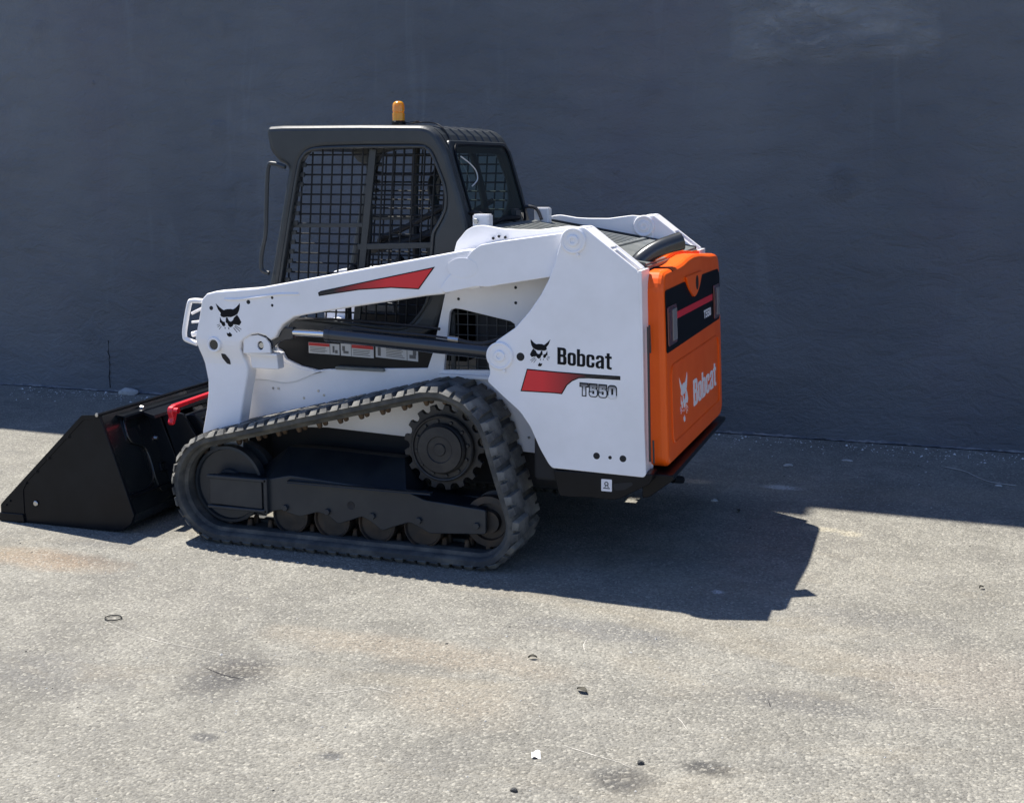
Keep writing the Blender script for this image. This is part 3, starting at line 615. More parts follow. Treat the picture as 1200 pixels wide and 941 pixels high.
for s in (-1, 1):
    tr = belt(s)
    LO = lug_mesh('tread_lug', s * 0.850, s * 0.682, 0.0475, 0.043, 0.017, 0.009)
    LI = lug_mesh('tread_lug', s * 0.506, s * 0.674, 0.0475, 0.043, 0.017, 0.009)
    for i in range(NL):
        for (me, off) in ((LO, 0.0), (LI, 0.5), ('g1', 0.25), ('g2', 0.25)):
            p, d, nn = path_at((i + off) / NL)
            if nn.dot(p - Vector((-0.4, 0.35))) < 0: nn = -nn
            g = isinstance(me, str)
            o = bpy.data.objects.new('guide_lug' if g else 'tread_lug', GM if g else me); COL.objects.link(o); o.parent = tr
            X = Vector((d.x, 0, d.y)); Z = Vector((nn.x, 0, nn.y)); Yv = Z.cross(X)
            if Yv.y < 0: X = -X; Yv = Z.cross(X)
            yy = s * (0.706 if me == 'g1' else 0.650) if g else 0
            o.matrix_world = Matrix(((X.x, Yv.x, Z.x, p.x), (X.y, Yv.y, Z.y, yy), (X.z, Yv.z, Z.z, p.y), (0, 0, 0, 1)))
    # wheels inside the track
    c = CIR[0][0]
    idl = lathe('front_idler', [(0.0, 0.60), (0.186, 0.60), (0.186, 0.648), (0.150, 0.652), (0.150, 0.704), (0.186, 0.708), (0.186, 0.755), (0.172, 0.757), (0.168, 0.742), (0.075, 0.735), (0.070, 0.752), (0.0, 0.752)], c[0], c[1], M['frame'], root, 56, s)
    c = (0.255, 0.205)
    lathe('rear_idler', [(0.0, 0.60), (0.115, 0.60), (0.115, 0.645), (0.090, 0.650), (0.090, 0.706), (0.115, 0.711), (0.115, 0.755), (0.085, 0.757), (0.080, 0.742), (0.055, 0.742), (0.05, 0.765), (0.0, 0.765)], c[0], c[1], M['roller'], root, 40, s)
    for rx in (-0.745, -0.525, -0.295, -0.065):
        wl = lathe('track_roller', [(0.0, 0.60), (0.092, 0.60), (0.092, 0.640), (0.070, 0.650), (0.070, 0.705), (0.092, 0.715), (0.092, 0.762), (0.085, 0.764), (0.080, 0.752), (0.040, 0.752), (0.0, 0.760)], rx, 0.148, M['roller'], root, 32, s)
    # sprocket with teeth, final drive hub and bolts
    sp = []; nt_ = 17
    for k in range(nt_):
        for da, rr in ((-0.42, 0.186), (-0.26, 0.192), (-0.17, 0.213), (0.17, 0.213), (0.26, 0.192), (0.42, 0.186)):
            rr -= 0.016; a = 2 * math.pi * (k + da) / nt_; sp.append((0.015 + rr * math.cos(a), 0.512 + rr * math.sin(a)))
    sk = plate('drive_sprocket', [sp, circ(0.015, 0.512, 0.10, 30)], 0.664, 0.692, XZ(s), M['hub'], root, bev=0.003)
    lathe('hub_ring', [(0.10, 0.69), (0.152, 0.69), (0.153, 0.712), (0.147, 0.718), (0.141, 0.716), (0.138, 0.708), (0.108, 0.708), (0.10, 0.70)], 0.015, 0.512, M['hub'], sk, 48, s)
    lathe('drive_hub', [(0.117, 0.60), (0.117, 0.722), (0.113, 0.728), (0.108, 0.732), (0.105, 0.742), (0.062, 0.744), (0.058, 0.739), (0.030, 0.739), (0.026, 0.745), (0.0, 0.745)], 0.015, 0.512, M['hub'], sk, 48, s)
    for k in range(12):
        a = 2 * math.pi * (k + 0.3) / 12
        bolt('hub_bolt', 0.015 + 0.1265 * math.cos(a), 0.706, 0.512 + 0.1265 * math.sin(a), 0.0085, 0.012, M['hub'], sk, s)
    # roller frame beside the rollers
    fr = plate('track_frame', [round_poly(T['tframe'], 0.012)], 0.775, 0.800, XZ(s), M['frame'], root, bev=0.004)
    bm = bmesh.new()   # sloping upper shelf of the roller frame
    prof = [(-1.15, 0.322, 0.79), (-0.843, 0.322, 0.79), (-0.72, 0.350, 0.79), (-0.408, 0.334, 0.79), (-0.13, 0.325, 0.79), (-0.036, 0.291, 0.79), (0.256, 0.269, 0.79)]
    up = [(-1.02, 0.325, 0.66), (-0.951, 0.340, 0.66), (-0.800, 0.452, 0.66), (-0.635, 0.455, 0.66), (-0.195, 0.440, 0.66), (-0.10, 0.30, 0.66), (0.22, 0.275, 0.66)]
    va = [bm.verts.new((x, s * y, z)) for x, z, y in prof]; vb = [bm.verts.new((x, s * y, z)) for x, z, y in up]; vc = [bm.verts.new((v.co.x, s * 0.60, v.co.z)) for v in vb]
    for a, b_ in ((va, vb), (vb, vc)):
        for k in range(6): bm.faces.new((a[k], a[k + 1], b_[k + 1], b_[k]))
    bmesh.ops.solidify(bm, geom=bm.faces[:], thickness=0.008)
    finish(bm, 'frame_shelf', M['frame'], fr)
    plate('idler_yoke', [round_poly([(-1.145, 0.312), (-0.865, 0.312), (-0.865, 0.180), (-1.145, 0.186)], 0.008)], 0.800, 0.812, XZ(s), M['frame'], fr, bev=0.003)
    bm = bmesh.new()
    for x0, x1, z0, z1 in ((-1.158, -0.835, 0.312, 0.328), (-1.158, -0.835, 0.166, 0.180), (-0.850, -0.832, 0.160, 0.330), (-0.720, 0.0, 0.322, 0.331)):
        box('', (x0, x1), (s * 0.795, s * 0.822), (z0, z1), None, bm=bm)
    bmesh.ops.bevel(bm, geom=bm.edges[:], offset=0.003, segments=1, affect='EDGES')
    finish(bm, 'weld_flange', M['frame'], fr)
    for rx in (-0.745, -0.525, -0.295, -0.065, 0.215):
        bolt('frame_bolt', rx, 0.800, 0.196, 0.015, 0.014, M['frame'], fr, s)
    lathe('frame_hole', [(0.0, 0.8005), (0.016, 0.8005), (0.0185, 0.8015), (0.020, 0.800)], -0.405, 0.235, M['dark'], fr, 16, s)
    box('frame_tube', (-1.0, 0.2), (s * 0.60 - 0.06, s * 0.60 + 0.06), (0.215, 0.285), M['frame'], root, 0.01)

# ---- body and chassis
body = plate('body_side', [T['body'], T['bodywin']], 0.475, 0.500, XZ(-1), M['white'], root, bev=0.003)
plate('body_side', [T['body'], T['bodywin']], 0.475, 0.500, XZ(1), M['white'], root, bev=0.003)
bm = bmesh.new(); tube_bm(bm, smooth_path([(x, -0.501, z) for x, z in T['seam']], 3), 0.004, 6); finish(bm, 'panel_seam', M['white'], body)
plate('front_corner_panel', [[(-1.24, 0.50), (-1.24, 0.88), (-0.99, 0.90), (-0.90, 0.83), (-0.80, 0.80), (-0.69, 0.797)] + [(x, z) for x, z in reversed(T['seam'])] + [(-1.12, 0.735), (-1.12, 0.50)]], 0.500, 0.506, XZ(-1), M['white'], body, bev=0.002)
for hx, hz in ((-0.97, 0.70), (-0.94, 0.70), (-0.80, 0.66), (-0.69, 0.68), (-0.72, 0.70), (-0.72, 0.63), (-0.40, 0.70), (0.02, 1.17), (0.30, 1.16), (0.42, 1.15), (0.30, 1.23), (0.48, 0.60), (0.42, 0.66), (0.36, 0.54)):
    lathe('body_bolt', [(0.0, 0.5035), (0.0055, 0.5035), (0.007, 0.501)], hx, hz, M['steel'] if hz < 0.75 else M['dark'], body, 10, -1)
box('belly_pan', (-1.02, 0.80), (-0.46, 0.46), (0.30, 0.62), M['dark'], root, 0.02)
box('engine_bay', (0.08, 0.90), (-0.46, 0.46), (0.62, 1.30), M['dark'], root, 0.02)
box('chassis_rear', (0.45, 0.93), (-0.70, 0.70), (0.40, 0.60), M['dark'], root, 0.01)
# grille in the body side opening
bm = bmesh.new()
for k in range(8):
    x = -0.045 + k * 0.048; box('', (x, x + 0.004), (-0.472, -0.467), (0.83, 1.12 - max(0, k - 1) * 0.008), None, bm=bm)
for k in range(6):
    z = 0.85 + k * 0.049; box('', (-0.05, 0.30), (-0.470, -0.464), (z, z + 0.004), None, bm=bm)
gr = finish(bm, 'side_grille', M['cab'], body); 
box('grille_post', (-0.035, -0.012), (-0.47, -0.455), (0.83, 1.11), M['cab'], body, 0.003)
box('shelf_lip', (-0.075, 0.20), (-0.545, -0.495), (0.806, 0.820), M['white'], body, 0.003)
# black side panel with the warning labels
pn = plate('cab_side_panel', [round_poly([(-0.98, 0.97), (-0.964, 0.93), (-0.933, 0.881), (-0.906, 0.839), (-0.829, 0.809), (-0.735, 0.794), (-0.15, 0.832), (-0.115, 0.905), (-0.09, 1.00), (-0.20, 0.968), (-0.30, 0.955), (-0.86, 0.985), (-0.93, 1.02)], 0.02)], 0.462, 0.480, XZ(-1), M['black'], root, bev=0.004)
plate('cab_side_panel', [round_poly([(-0.98, 0.97), (-0.964, 0.93), (-0.933, 0.881), (-0.906, 0.839), (-0.829, 0.809), (-0.735, 0.794), (-0.15, 0.832), (-0.115, 0.905), (-0.09, 1.00), (-0.20, 0.968), (-0.30, 0.955), (-0.86, 0.985), (-0.93, 1.02)], 0.02)], 0.462, 0.480, XZ(1), M['black'], root, bev=0.004)
box('step_bar', (-0.62, -0.36), (-0.515, -0.48), (0.812, 0.826), M['hood'], pn, 0.003)
def warning(x0, x1, zt0, zt1, zb, split, red):
    slope = (zt1 - zt0) / (x1 - x0); zf = lambda x: zt0 + (x - x0) * slope; h = zt0 - zb
    lb = plate('warning_label', [[(x0, zb), (x1, zb + slope * (x1 - x0)), (x1, zt1), (x0, zt0)]], 0.480, 0.4815, XZ(-1), M['label'], pn)
    def bit(nm, a, b_, c0, c1, m_):   # fractions of the label
        xa, xb = x0 + a * (x1 - x0), x0 + b_ * (x1 - x0)
        return plate(nm, [[(xa, zb + slope * (xa - x0) + c0 * h), (xb, zb + slope * (xb - x0) + c0 * h), (xb, zb + slope * (xb - x0) + c1 * h), (xa, zb + slope * (xa - x0) + c1 * h)]], 0.4815, 0.4825, XZ(-1), m_, pn)
    if red: bit('label_header', red[0], red[1], 0.70, 0.98, M['labelred'])
    bit('label_divider', split - 0.012, split, 0.02, 0.98, M['labelgrey'])
    return bit
b1 = warning(-0.777, -0.610, 0.934, 0.930, 0.881, 0.70, (0.01, 0.68))
b2 = warning(-0.603, -0.428, 0.935, 0.929, 0.876, 0.33, (0.34, 0.99))
b3 = warning(-0.417, -0.197, 0.934, 0.922, 0.876, 0.75, None)
for b_, xs, tops in ((b1, (0.05, 0.64), 0.58), (b2, (0.38, 0.95), 0.58), (b3, (0.25, 0.70), 0.85)):
    z = tops
    while z > 0.1:
        e = random.uniform(0.8, 1.0); b_('label_text', xs[0], xs[0] + (xs[1] - xs[0]) * e, z - 0.045, z, M['labelgrey']); z -= 0.13
b1('label_text', 0.78, 0.84, 0.2, 0.8, M['labelgrey']); b1('label_text', 0.86, 0.94, 0.15, 0.45, M['labelgrey'])
b2('label_text', 0.08, 0.24, 0.2, 0.4, M['labelgrey']); b2('label_text', 0.05, 0.13, 0.4, 0.8, M['labelgrey'])
b3('label_text', 0.05, 0.12, 0.15, 0.85, M['labelgrey']); b3('label_text', 0.80, 0.95, 0.2, 0.5, M['labelgrey']); b3('label_text', 0.88, 0.96, 0.5, 0.9, M['labelgrey'])

# ---- uprights (rear towers)
UP = round_poly(T['upright'], 0.012)
for s in (-1, 1):
    u = plate('upright', [UP], 0.708, 0.730, XZ(s), M['white'], root, bev=0.004)
    plate('inner_plate', [UP], 0.580, 0.600, XZ(s), M['white'], u, bev=0.004)
    HP = [p for p in T['hump'] if p[1] > 1.42 or p[0] < 0.1]
    plate('tower_plate', [round_poly([p for p in HP if p[0] < 0.60] + [(0.625, 1.513), (0.69, 1.514), (0.69, 1.30), (0.167, 1.304)], 0.008)], 0.574, 0.602, XZ(s), M['white'], u, bev=0.004)
    # ridge cover: solid over the pivot, open slot lower down
    edge = [p for p in T['upright']][0:6]
    def strip(nm, a, b_, ya, yb, th=0.012, drop=0.0):
        d = Vector((b_[0] - a[0], b_[1] - a[1])); n_ = Vector((-d.y, d.x)).normalized()
        if n_.y < 0: n_ = -n_
        a = Vector(a) - n_ * drop; b_ = Vector(b_) - n_ * drop
        return plate(nm, [[tuple(a), tuple(b_), tuple(b_ - n_ * th), tuple(a - n_ * th)]], ya, yb, XZ(s), M['white'], u, bev=0.003)
    P0, P1 = (0.695, 1.513), (0.917, 1.343); lerp = lambda t: (P0[0] + (P1[0] - P0[0]) * t, P0[1] + (P1[1] - P0[1]) * t)
    strip('ridge_cover', (0.690, 1.516), lerp(0.46), 0.598, 0.710, 0.014, 0.001)
    strip('ridge_cover', (0.620, 1.511), (0.690, 1.517), 0.598, 0.710, 0.014, 0.001)
    strip('ridge_step', lerp(0.44), lerp(0.53), 0.600, 0.708, 0.03, 0.006)
    strip('ridge_cover', lerp(0.5), lerp(1.0), 0.600, 0.640, 0.012, 0.003)
    strip('slot_floor', lerp(0.48), lerp(1.0), 0.640, 0.708, 0.010, 0.045)
    plate('rear_closing_plate', [[(0.923, 1.338), (0.938, 1.338), (0.958, 0.46), (0.943, 0.46)]], 0.582, 0.728, XZ(s), M['white'], u, bev=0.002)
    for (px, pz), rr in zip(T['pins'], (0.056, 0.062)):
        pv = lathe('pivot_boss', [(rr, 0.726), (rr, 0.738), (rr - 0.004, 0.741), (rr - 0.010, 0.741), (rr - 0.013, 0.738), (0.026, 0.738), (0.025, 0.745), (0.022, 0.747), (0.012, 0.747), (0.010, 0.742), (0.0, 0.742)], px, pz, M['white'], u, 36, s)
        lathe('pivot_boss', [(rr, 0.580), (rr, 0.566), (rr - 0.004, 0.562), (rr - 0.012, 0.563), (rr - 0.016, 0.567), (0.026, 0.567), (0.024, 0.559), (0.012, 0.559), (0.010, 0.564), (0.0, 0.564)], px, pz, M['white'], u, 36, s) if rr < 0.06 else None
        bolt('lock_bolt', px + 0.02, 0.735, pz - rr - 0.004, 0.008, 0.008, M['white'], u, s)
    for (px, pz), rr in zip(T['uprholes'], (0.0165, 0.013, 0.006, 0.013)):
        lathe('access_hole', [(0.0, 0.7305), (rr, 0.7308), (rr + 0.002, 0.730)], px, pz, M['dark'], u, 18, s)
    plate('door_latch_rail', [[(0.958, 1.10), (0.966, 1.10), (0.978, 0.52), (0.970, 0.52)]], 0.700, 0.712, XZ(s), M['cab'], u)
    if s < 0:
        plate('stripe_border', [T['redstripe']], 0.730, 0.7312, XZ(s), M['decal_black'], u, grow=0.0035)
        plate('red_stripe', [T['redstripe']], 0.7312, 0.7322, XZ(s), M['fade_up'], u, grow=-0.0012)
        a, b_, c_ = T['bc_up']; 
        lettering('brand_lettering', 'Bobcat', a, (b_[0] - a[0], b_[1] - a[1]), c_[1] - a[1], 1.09, XZ(s), 0.730, 0.7312, M['decal_black'], u)
        a, b_, c_ = T['t5_up']
        lettering('model_number_border', 'T550', (a[0] + 0.001, a[1] + 0.002), (b_[0] - a[0], b_[1] - a[1]), 0.050, 1.00, XZ(s), 0.730, 0.7312, M['decal_black'], u, grow=0.0050, shear=0.0, gap=0.20)
        lettering('model_number', 'T550', (a[0] + 0.001, a[1] + 0.002), (b_[0] - a[0], b_[1] - a[1]), 0.050, 1.00, XZ(s), 0.7312, 0.7322, M['fade_num'], u, grow=0.0004, shear=0.0, gap=0.20)
        emblem('cat_emblem', 0.491, 0.972, 0.118, 0.92, True, XZ(s), 0.730, 0.7312, M['decal_black'], u, skew=-0.03)

# ---- lift arms
def arm_post(u, v, w_):
    t = min(max((0.97 - v) / 0.14, 0), 1); t = t * t * (3 - 2 * t)
    return u, v, w_ - 0.030 * t
ARM = [p for p in T['arm']]
i0 = min(range(len(ARM)), key=lambda i: abs(ARM[i][1] - 0.46) + abs(ARM[i][0] + 1.06))
ARM = [(x, 0.26) if (z < 0.50 and x > -1.1) else ((x - 0.01, 0.26) if (z < 0.46) else (x, z)) for x, z in ARM]
for s in (-1, 1):
    a = plate('lift_arm', [ARM], 0.615, 0.700, XZ(s), M['white'], root, bev=0.010, cuts=[(1, [0.97, 0.935, 0.90, 0.865, 0.83])], post=arm_post)
    plate('arm_reinforcement', [round_poly(T['armplate'], 0.01)], 0.612, 0.709, XZ(s), M['white'], a, bev=0.0035)
    for hx, hz in ((0.235, 1.459), (0.262, 1.468), (0.292, 1.464)):
        lathe('bolt_head', [(0.0, 0.616), (0.006, 0.616), (0.007, 0.612)], hx, hz, M['dark'], a, 10, s)
    # raised top lip at the front end, weld outline
    tube('weld_outline', [(-1.10, s * 0.700, 1.158), (-1.02, s * 0.702, 1.160), (-0.90, s * 0.702, 1.176), (-0.80, s * 0.701, 1.190), (-0.70, s * 0.700, 1.193)], 0.006, M['white'], a, 6)
    plate('weld_pad', [circ(0.125, 1.333, 0.072, 28, 0.045)], 0.708, 0.7105, XZ(s), M['white'], a, bev=0.001)
    if s < 0:
        plate('stripe_border', [T['decalstripe']], 0.700, 0.7012, XZ(s), M['decal_black'], a, grow=0.004)
        plate('red_stripe', [T['decalstripe']], 0.7012, 0.7022, XZ(s), M['fade_arm'], a, grow=-0.001)
        emblem('cat_emblem', -1.083, 1.058, 0.160, 1.0, False, XZ(s), 0.700, 0.7012, M['decal_black'], a, skew=0.03)
    H = T['armholes']
    for (hx, hz), rr in zip(H[:4], (0.0085, 0.0085, 0.005, 0.005)):
        lathe('arm_hole', [(0.0, 0.7008), (rr, 0.7010), (rr + 0.002, 0.700)], hx, hz, M['dark'], a, 14, s)
    lathe('pivot_boss', [(0.038, 0.680), (0.038, 0.703), (0.035, 0.708), (0.026, 0.708), (0.024, 0.703), (0.024, 0.66)], H[4][0], H[4][1], M['white'], a, 28, s)
    lathe('pivot_bore', [(0.0, 0.702), (0.0235, 0.702), (0.0237, 0.699)], H[4][0], H[4][1], M['pipe'], a, 22, s)
    plate('drain_slot', [round_poly([(-1.142, 0.892), (-1.120, 0.890), (-1.100, 0.862), (-1.098, 0.838), (-1.118, 0.842), (-1.140, 0.870)], 0.005)], 0.7005, 0.7020, XZ(s), M['dark'], a, post=arm_post)
    # cylinder mount at the front
    plate('rod_clevis', [T['clevis'], circ(-0.921, 0.940, 0.017, 16, 0.021)], 0.676, 0.690, XZ(s), M['white'], a, bev=0.003)
    plate('rod_clevis', [T['clevis']], 0.612, 0.626, XZ(s), M['white'], a, bev=0.003)
    plate('clevis_box', [round_poly([(-1.006, 0.896), (-0.858, 0.902), (-0.850, 0.822), (-0.996, 0.822)], 0.008)], 0.590, 0.650, XZ(s), M['white'], a, bev=0.005)
    box('clevis_shelf', (-1.005, -0.840), (min(s * 0.60, s * 0.680), max(s * 0.60, s * 0.680)), (0.890, 0.902), M['white'], a, 0.003)
    lathe('clevis_pin', [(0.0, 0.68), (0.013, 0.68), (0.013, 0.60)], -0.921, 0.940, M['steel'], a, 16, s)
    # lift cylinder
    cy = bpy.data.objects.new('lift_cylinder', None)
    ys = s * 0.655
    cyl = tube('lift_cylinder', [(-0.575, ys, 1.003), (0.300, ys, 0.951)], 0.034, M['cylinder'], root, 20, k=1)
    tube('cylinder_rod', [(-0.770, ys, 1.006), (-0.57, ys, 1.003)], 0.0165, M['chrome'], cyl, 16, k=1)
    tube('cylinder_collar', [(-0.585, ys, 1.0035), (-0.560, ys, 1.0025)], 0.036, M['cylinder'], cyl, 20, k=1)
    plate('rod_end', [round_poly([(-0.95, 0.965), (-0.91, 0.985), (-0.86, 0.985), (-0.80, 1.03), (-0.755, 1.032), (-0.755, 0.975), (-0.82, 0.965), (-0.88, 0.915), (-0.93, 0.91)], 0.012)], 0.632, 0.672, XZ(s), M['cylinder'], cyl, bev=0.006)
    tube('hydraulic_line', [(-0.45, s * 0.665, 1.045), (-0.30, s * 0.668, 1.030), (-0.10, s * 0.668, 1.020), (0.03, s * 0.668, 1.010), (0.08, s * 0.665, 1.000)], 0.006, M['hose'], cyl, 6)
    tube('hydraulic_line', [(-0.80, s * 0.565, 1.055), (-0.60, s * 0.565, 1.062), (-0.30, s * 0.56, 1.050), (-0.05, s * 0.56, 1.035)], 0.007, M['hose'], cyl, 6)
    tube('hose_fitting', [(0.035, s * 0.668, 1.010), (0.085, s * 0.668, 1.005)], 0.012, M['steel'], cyl, 8, k=1)
    tube('hydraulic_hose', [(0.08, s * 0.668, 1.004), (0.15, s * 0.665, 0.992), (0.22, s * 0.66, 0.995), (0.30, s * 0.64, 1.02)], 0.010, M['hose'], cyl, 8)

# front cross tube, hand loop and couplers
tube('arm_cross_tube', [(-1.16, -0.62, 0.86), (-1.16, 0.62, 0.86)], 0.06, M['white'], root, 20, k=1)
tube('hose_guard_loop', [(x, -0.66, z) for x, z in T['loop']], 0.0125, M['white'], root, 10, k=4)
tube('coupler_tube', [(-1.335, -0.63, 1.073), (-1.27, -0.62, 1.105)], 0.007, M['white'], root, 8, k=1)
tube('coupler_tube', [(-1.335, -0.63, 1.030), (-1.26, -0.62, 1.040)], 0.006, M['white'], root, 8, k=1)
tube('coupler_tube', [(-1.335, -0.63, 0.970), (-1.26, -0.62, 0.990)], 0.014, M['white'], root, 10, k=1)

# ---- cab
CAB = round_poly(T['cab'], 0.02); WIN = round_poly(T['cabwin'], 0.03)
cab = plate('cab', [CAB, WIN], 0.388, 0.460, XZ(-1), M['cab'], root, bev=0.026)
plate('far_side_frame', [CAB, WIN], 0.388, 0.460, XZ(1), M['cab'], cab, bev=0.026)
tube('window_trim', [(x, -0.455, z) for x, z in T['cabwin']], 0.008, M['cab'], cab, 8, k=3, closed=True)
# roof shell: profile ring swept across
top = [(-0.990, 1.955), (-0.978, 1.974), (-0.90, 1.977), (-0.493, 1.974), (-0.169, 1.967), (-0.127, 1.954), (-0.093, 1.926), (-0.060, 1.875)]
inner = [(x - 0.02 if z < 1.95 else x, z - 0.035) for x, z in reversed(top)]
rf = plate('cab_roof', [top + inner], -0.40, 0.40, lambda u, v, w_: (u, w_, v), M['cab'], cab)
for k in range(7):
    bm = bmesh.new(); y = -0.33 + k * 0.11
    pr = [(-0.80, 1.9795), (-0.493, 1.9785), (-0.18, 1.972), (-0.124, 1.959), (-0.089, 1.931), (-0.057, 1.880)]
    lo = []; 
    for x, z in pr: lo.append([bm.verts.new((x - 0.003, y - 0.008, z - 0.006)), bm.verts.new((x, y - 0.004, z + 0.001)), bm.verts.new((x, y + 0.004, z + 0.001)), bm.verts.new((x - 0.003, y + 0.008, z - 0.006))])
    for A, B in zip(lo, lo[1:]):
        for q in range(3): bm.faces.new((A[q], B[q], B[q + 1], A[q + 1]))
    finish(bm, 'roof_rib', M['cab'], cab)
# rear frame and glass
plate('rear_frame', [rrect(-0.40, 1.42, 0.40, 1.90, 0.03), rrect(-0.355, 1.50, 0.355, 1.868, 0.06, 5)], -0.035, 0.0, REARC, M['cab'], cab, bev=0.006, cuts=None)
bm = bmesh.new(); bm.faces.new([bm.verts.new(REARC(u, v, 0.004)) for u, v in rrect(-0.372, 1.485, 0.372, 1.880, 0.07, 5)])
finish(bm, 'rear_window', M['glass'], cab, recalc=False)
tube('window_seal', [REARC(u, v, 0.004) for u, v in rrect(-0.375, 1.482, 0.375, 1.882, 0.07, 5)], 0.0075, M['black'], cab, 6, k=1, closed=True)
plate('rear_wall', [[(-0.40, 1.43), (0.40, 1.43), (0.40, 1.0), (-0.40, 1.0)]], -0.03, 0.0, REARC, M['dark'], cab)
tube('wiper_arm', [REARC(-0.22, 1.50, 0.02), REARC(0.0, 1.52, 0.022), REARC(0.22, 1.515, 0.02)], 0.012, M['black'], cab, 8)
box('wiper_motor', (0.02, 0.07), (0.17, 0.26), (1.50, 1.56), M['cab'], cab, 0.008)
# window guards: welded wire mesh both sides
def inside(poly, x, z):
    c_ = False; n = len(poly)
    for i in range(n):
        (x1, z1), (x2, z2) = poly[i], poly[i - 1]
        if (z1 > z) != (z2 > z) and x < (x2 - x1) * (z - z1) / (z2 - z1) + x1: c_ = not c_
    return c_
for s in (-1, 1):
    bm = bmesh.new(); y0, y1 = s * 0.418, s * 0.412
    def clip(p, q, r_, y):
        seg = []; n = 160
        for i in range(n + 1):
            x = p[0] + (q[0] - p[0]) * i / n; z = p[1] + (q[1] - p[1]) * i / n
            if inside(WIN, x, z): seg.append((x, y, z))
            else:
                if len(seg) > 3: tube_bm(bm, [seg[0], seg[-1]], r_, 5)
                seg = []
        if len(seg) > 3: tube_bm(bm, [seg[0], seg[-1]], r_, 5)
    for k in range(24):
        x = -1.02 + k * 0.0535; clip((x + 0.05, 1.90), (x - 0.02, 0.95), 0.0046, y0)
    for k in range(20):
        z = 0.985 + k * 0.0475; clip((-1.05, z), (0.0, z - 0.006), 0.0046, y1)
    gd = finish(bm, 'window_guard', M['guard'], cab, smooth=60)
    g = T['guardbars']
    def bar(a, b_, wd):
        d = Vector((b_[0] - a[0], b_[1] - a[1])).normalized() * wd; n_ = (-d.y, d.x)
        global BARN; BARN = globals().get('BARN', 0) + 1; dy = 0.0015 * (BARN % 3)
        plate('guard_bar', [[(a[0] - n_[0], a[1] - n_[1]), (b_[0] - n_[0], b_[1] - n_[1]), (b_[0] + n_[0], b_[1] + n_[1]), (a[0] + n_[0], a[1] + n_[1])]], 0.406 + dy, 0.424 + dy, XZ(s), M['cab'], gd, bev=0.002)
    bar(g[0], (-0.545, 1.03), 0.017); bar((-0.900, 1.497), (-0.50, 1.503), 0.010); bar((-0.53, 1.398), (-0.12, 1.412), 0.014)
    me_c = None
    for k in range(13):
        t = k / 12; x = -0.925 + t * 0.105; z = 1.22 + t * 0.56
        if me_c is None:
            c_ = box('guard_clip', (-0.014, 0.014), (-0.006, 0.006), (-0.011, 0.011), M['cab'], gd, 0.002); me_c = c_.data
        else:
            c_ = bpy.data.objects.new('guard_clip', me_c); COL.objects.link(c_); c_.parent = gd
        c_.location = (x + 0.014, s * 0.430, z + 0.011)
tube('grab_handle', [(x, -0.475, z) for x, z in T['handle']], 0.0105, M['cab'], cab, 10, k=4)
# cab front: lintel, grab tube inside, sill
plate('front_lintel', [[(-0.985, 1.94), (-0.86, 1.95), (-0.87, 1.90), (-0.96, 1.86)]], -0.40, 0.40, lambda u, v, w_: (u, w_, v), M['cab'], cab, bev=0.006)
box('cab_floor', (-0.95, 0.02), (-0.40, 0.40), (0.86, 0.90), M['black'], cab, 0.01)
tube('inner_tube', [(-0.475, -0.34, 1.87), (-0.50, -0.34, 1.82), (-0.50, -0.34, 1.50), (-0.53, -0.34, 1.20)], 0.012, M['cab'], cab, 8)
bm = bmesh.new()
tube_bm(bm, smooth_path([(-0.30, 0.20, 1.90), (-0.30, 0.18, 1.82), (-0.36, 0.10, 1.70), (-0.30, 0.02, 1.55), (-0.26, 0.0, 1.45)], 4), 0.022, 8)
finish(bm, 'seat_belt_post', M['seat'], cab, smooth=60)
# seat, levers
seat = box('operator_seat', (-0.46, -0.12), (-0.24, 0.24), (1.16, 1.27), M['seat'], root, 0.03)
o = plate('seat_back', [round_poly([(-0.20, 1.22), (-0.13, 1.22), (-0.05, 1.50), (-0.07, 1.56), (-0.11, 1.56), (-0.14, 1.52)], 0.03)], -0.22, 0.22, lambda u, v, w_: (u, w_, v), M['seat'], seat, bev=0.02)
box('seat_base', (-0.42, -0.10), (-0.22, 0.22), (0.90, 1.16), M['dark'], seat, 0.02)
for s in (-1, 1):
    tube('arm_rest', [(-0.10, s * 0.28, 1.52), (-0.25, s * 0.30, 1.44), (-0.42, s * 0.30, 1.40), (-0.55, s * 0.22, 1.37)], 0.020, M['seat'], seat, 8)
    lv = tube('control_lever', [(-0.66, s * 0.27, 1.00), (-0.66, s * 0.27, 1.18), (-0.63, s * 0.27, 1.26)], 0.014, M['seat'], root, 8)
    lathe('lever_knob', [(0.0, 0.24), (0.020, 0.245), (0.030, 0.27), (0.020, 0.295), (0.0, 0.30)], -0.625, 1.275, M['seat'], lv, 14, s)
tube('lap_bar', [(-0.10, -0.30, 1.60), (-0.30, -0.31, 1.50), (-0.48, -0.28, 1.42), (-0.50, 0.28, 1.42), (-0.30, 0.31, 1.50), (-0.10, 0.30, 1.60)], 0.014, M['seat'], seat, 8)
tube('back_post', [(-0.23, 0.30, 1.90), (-0.15, 0.30, 1.60), (-0.12, 0.30, 1.2)], 0.020, M['seat'], cab, 8)
tube('back_post', [(-0.35, -0.10, 1.93), (-0.37, -0.10, 1.6), (-0.36, -0.10, 1.2)], 0.020, M['seat'], cab, 8)
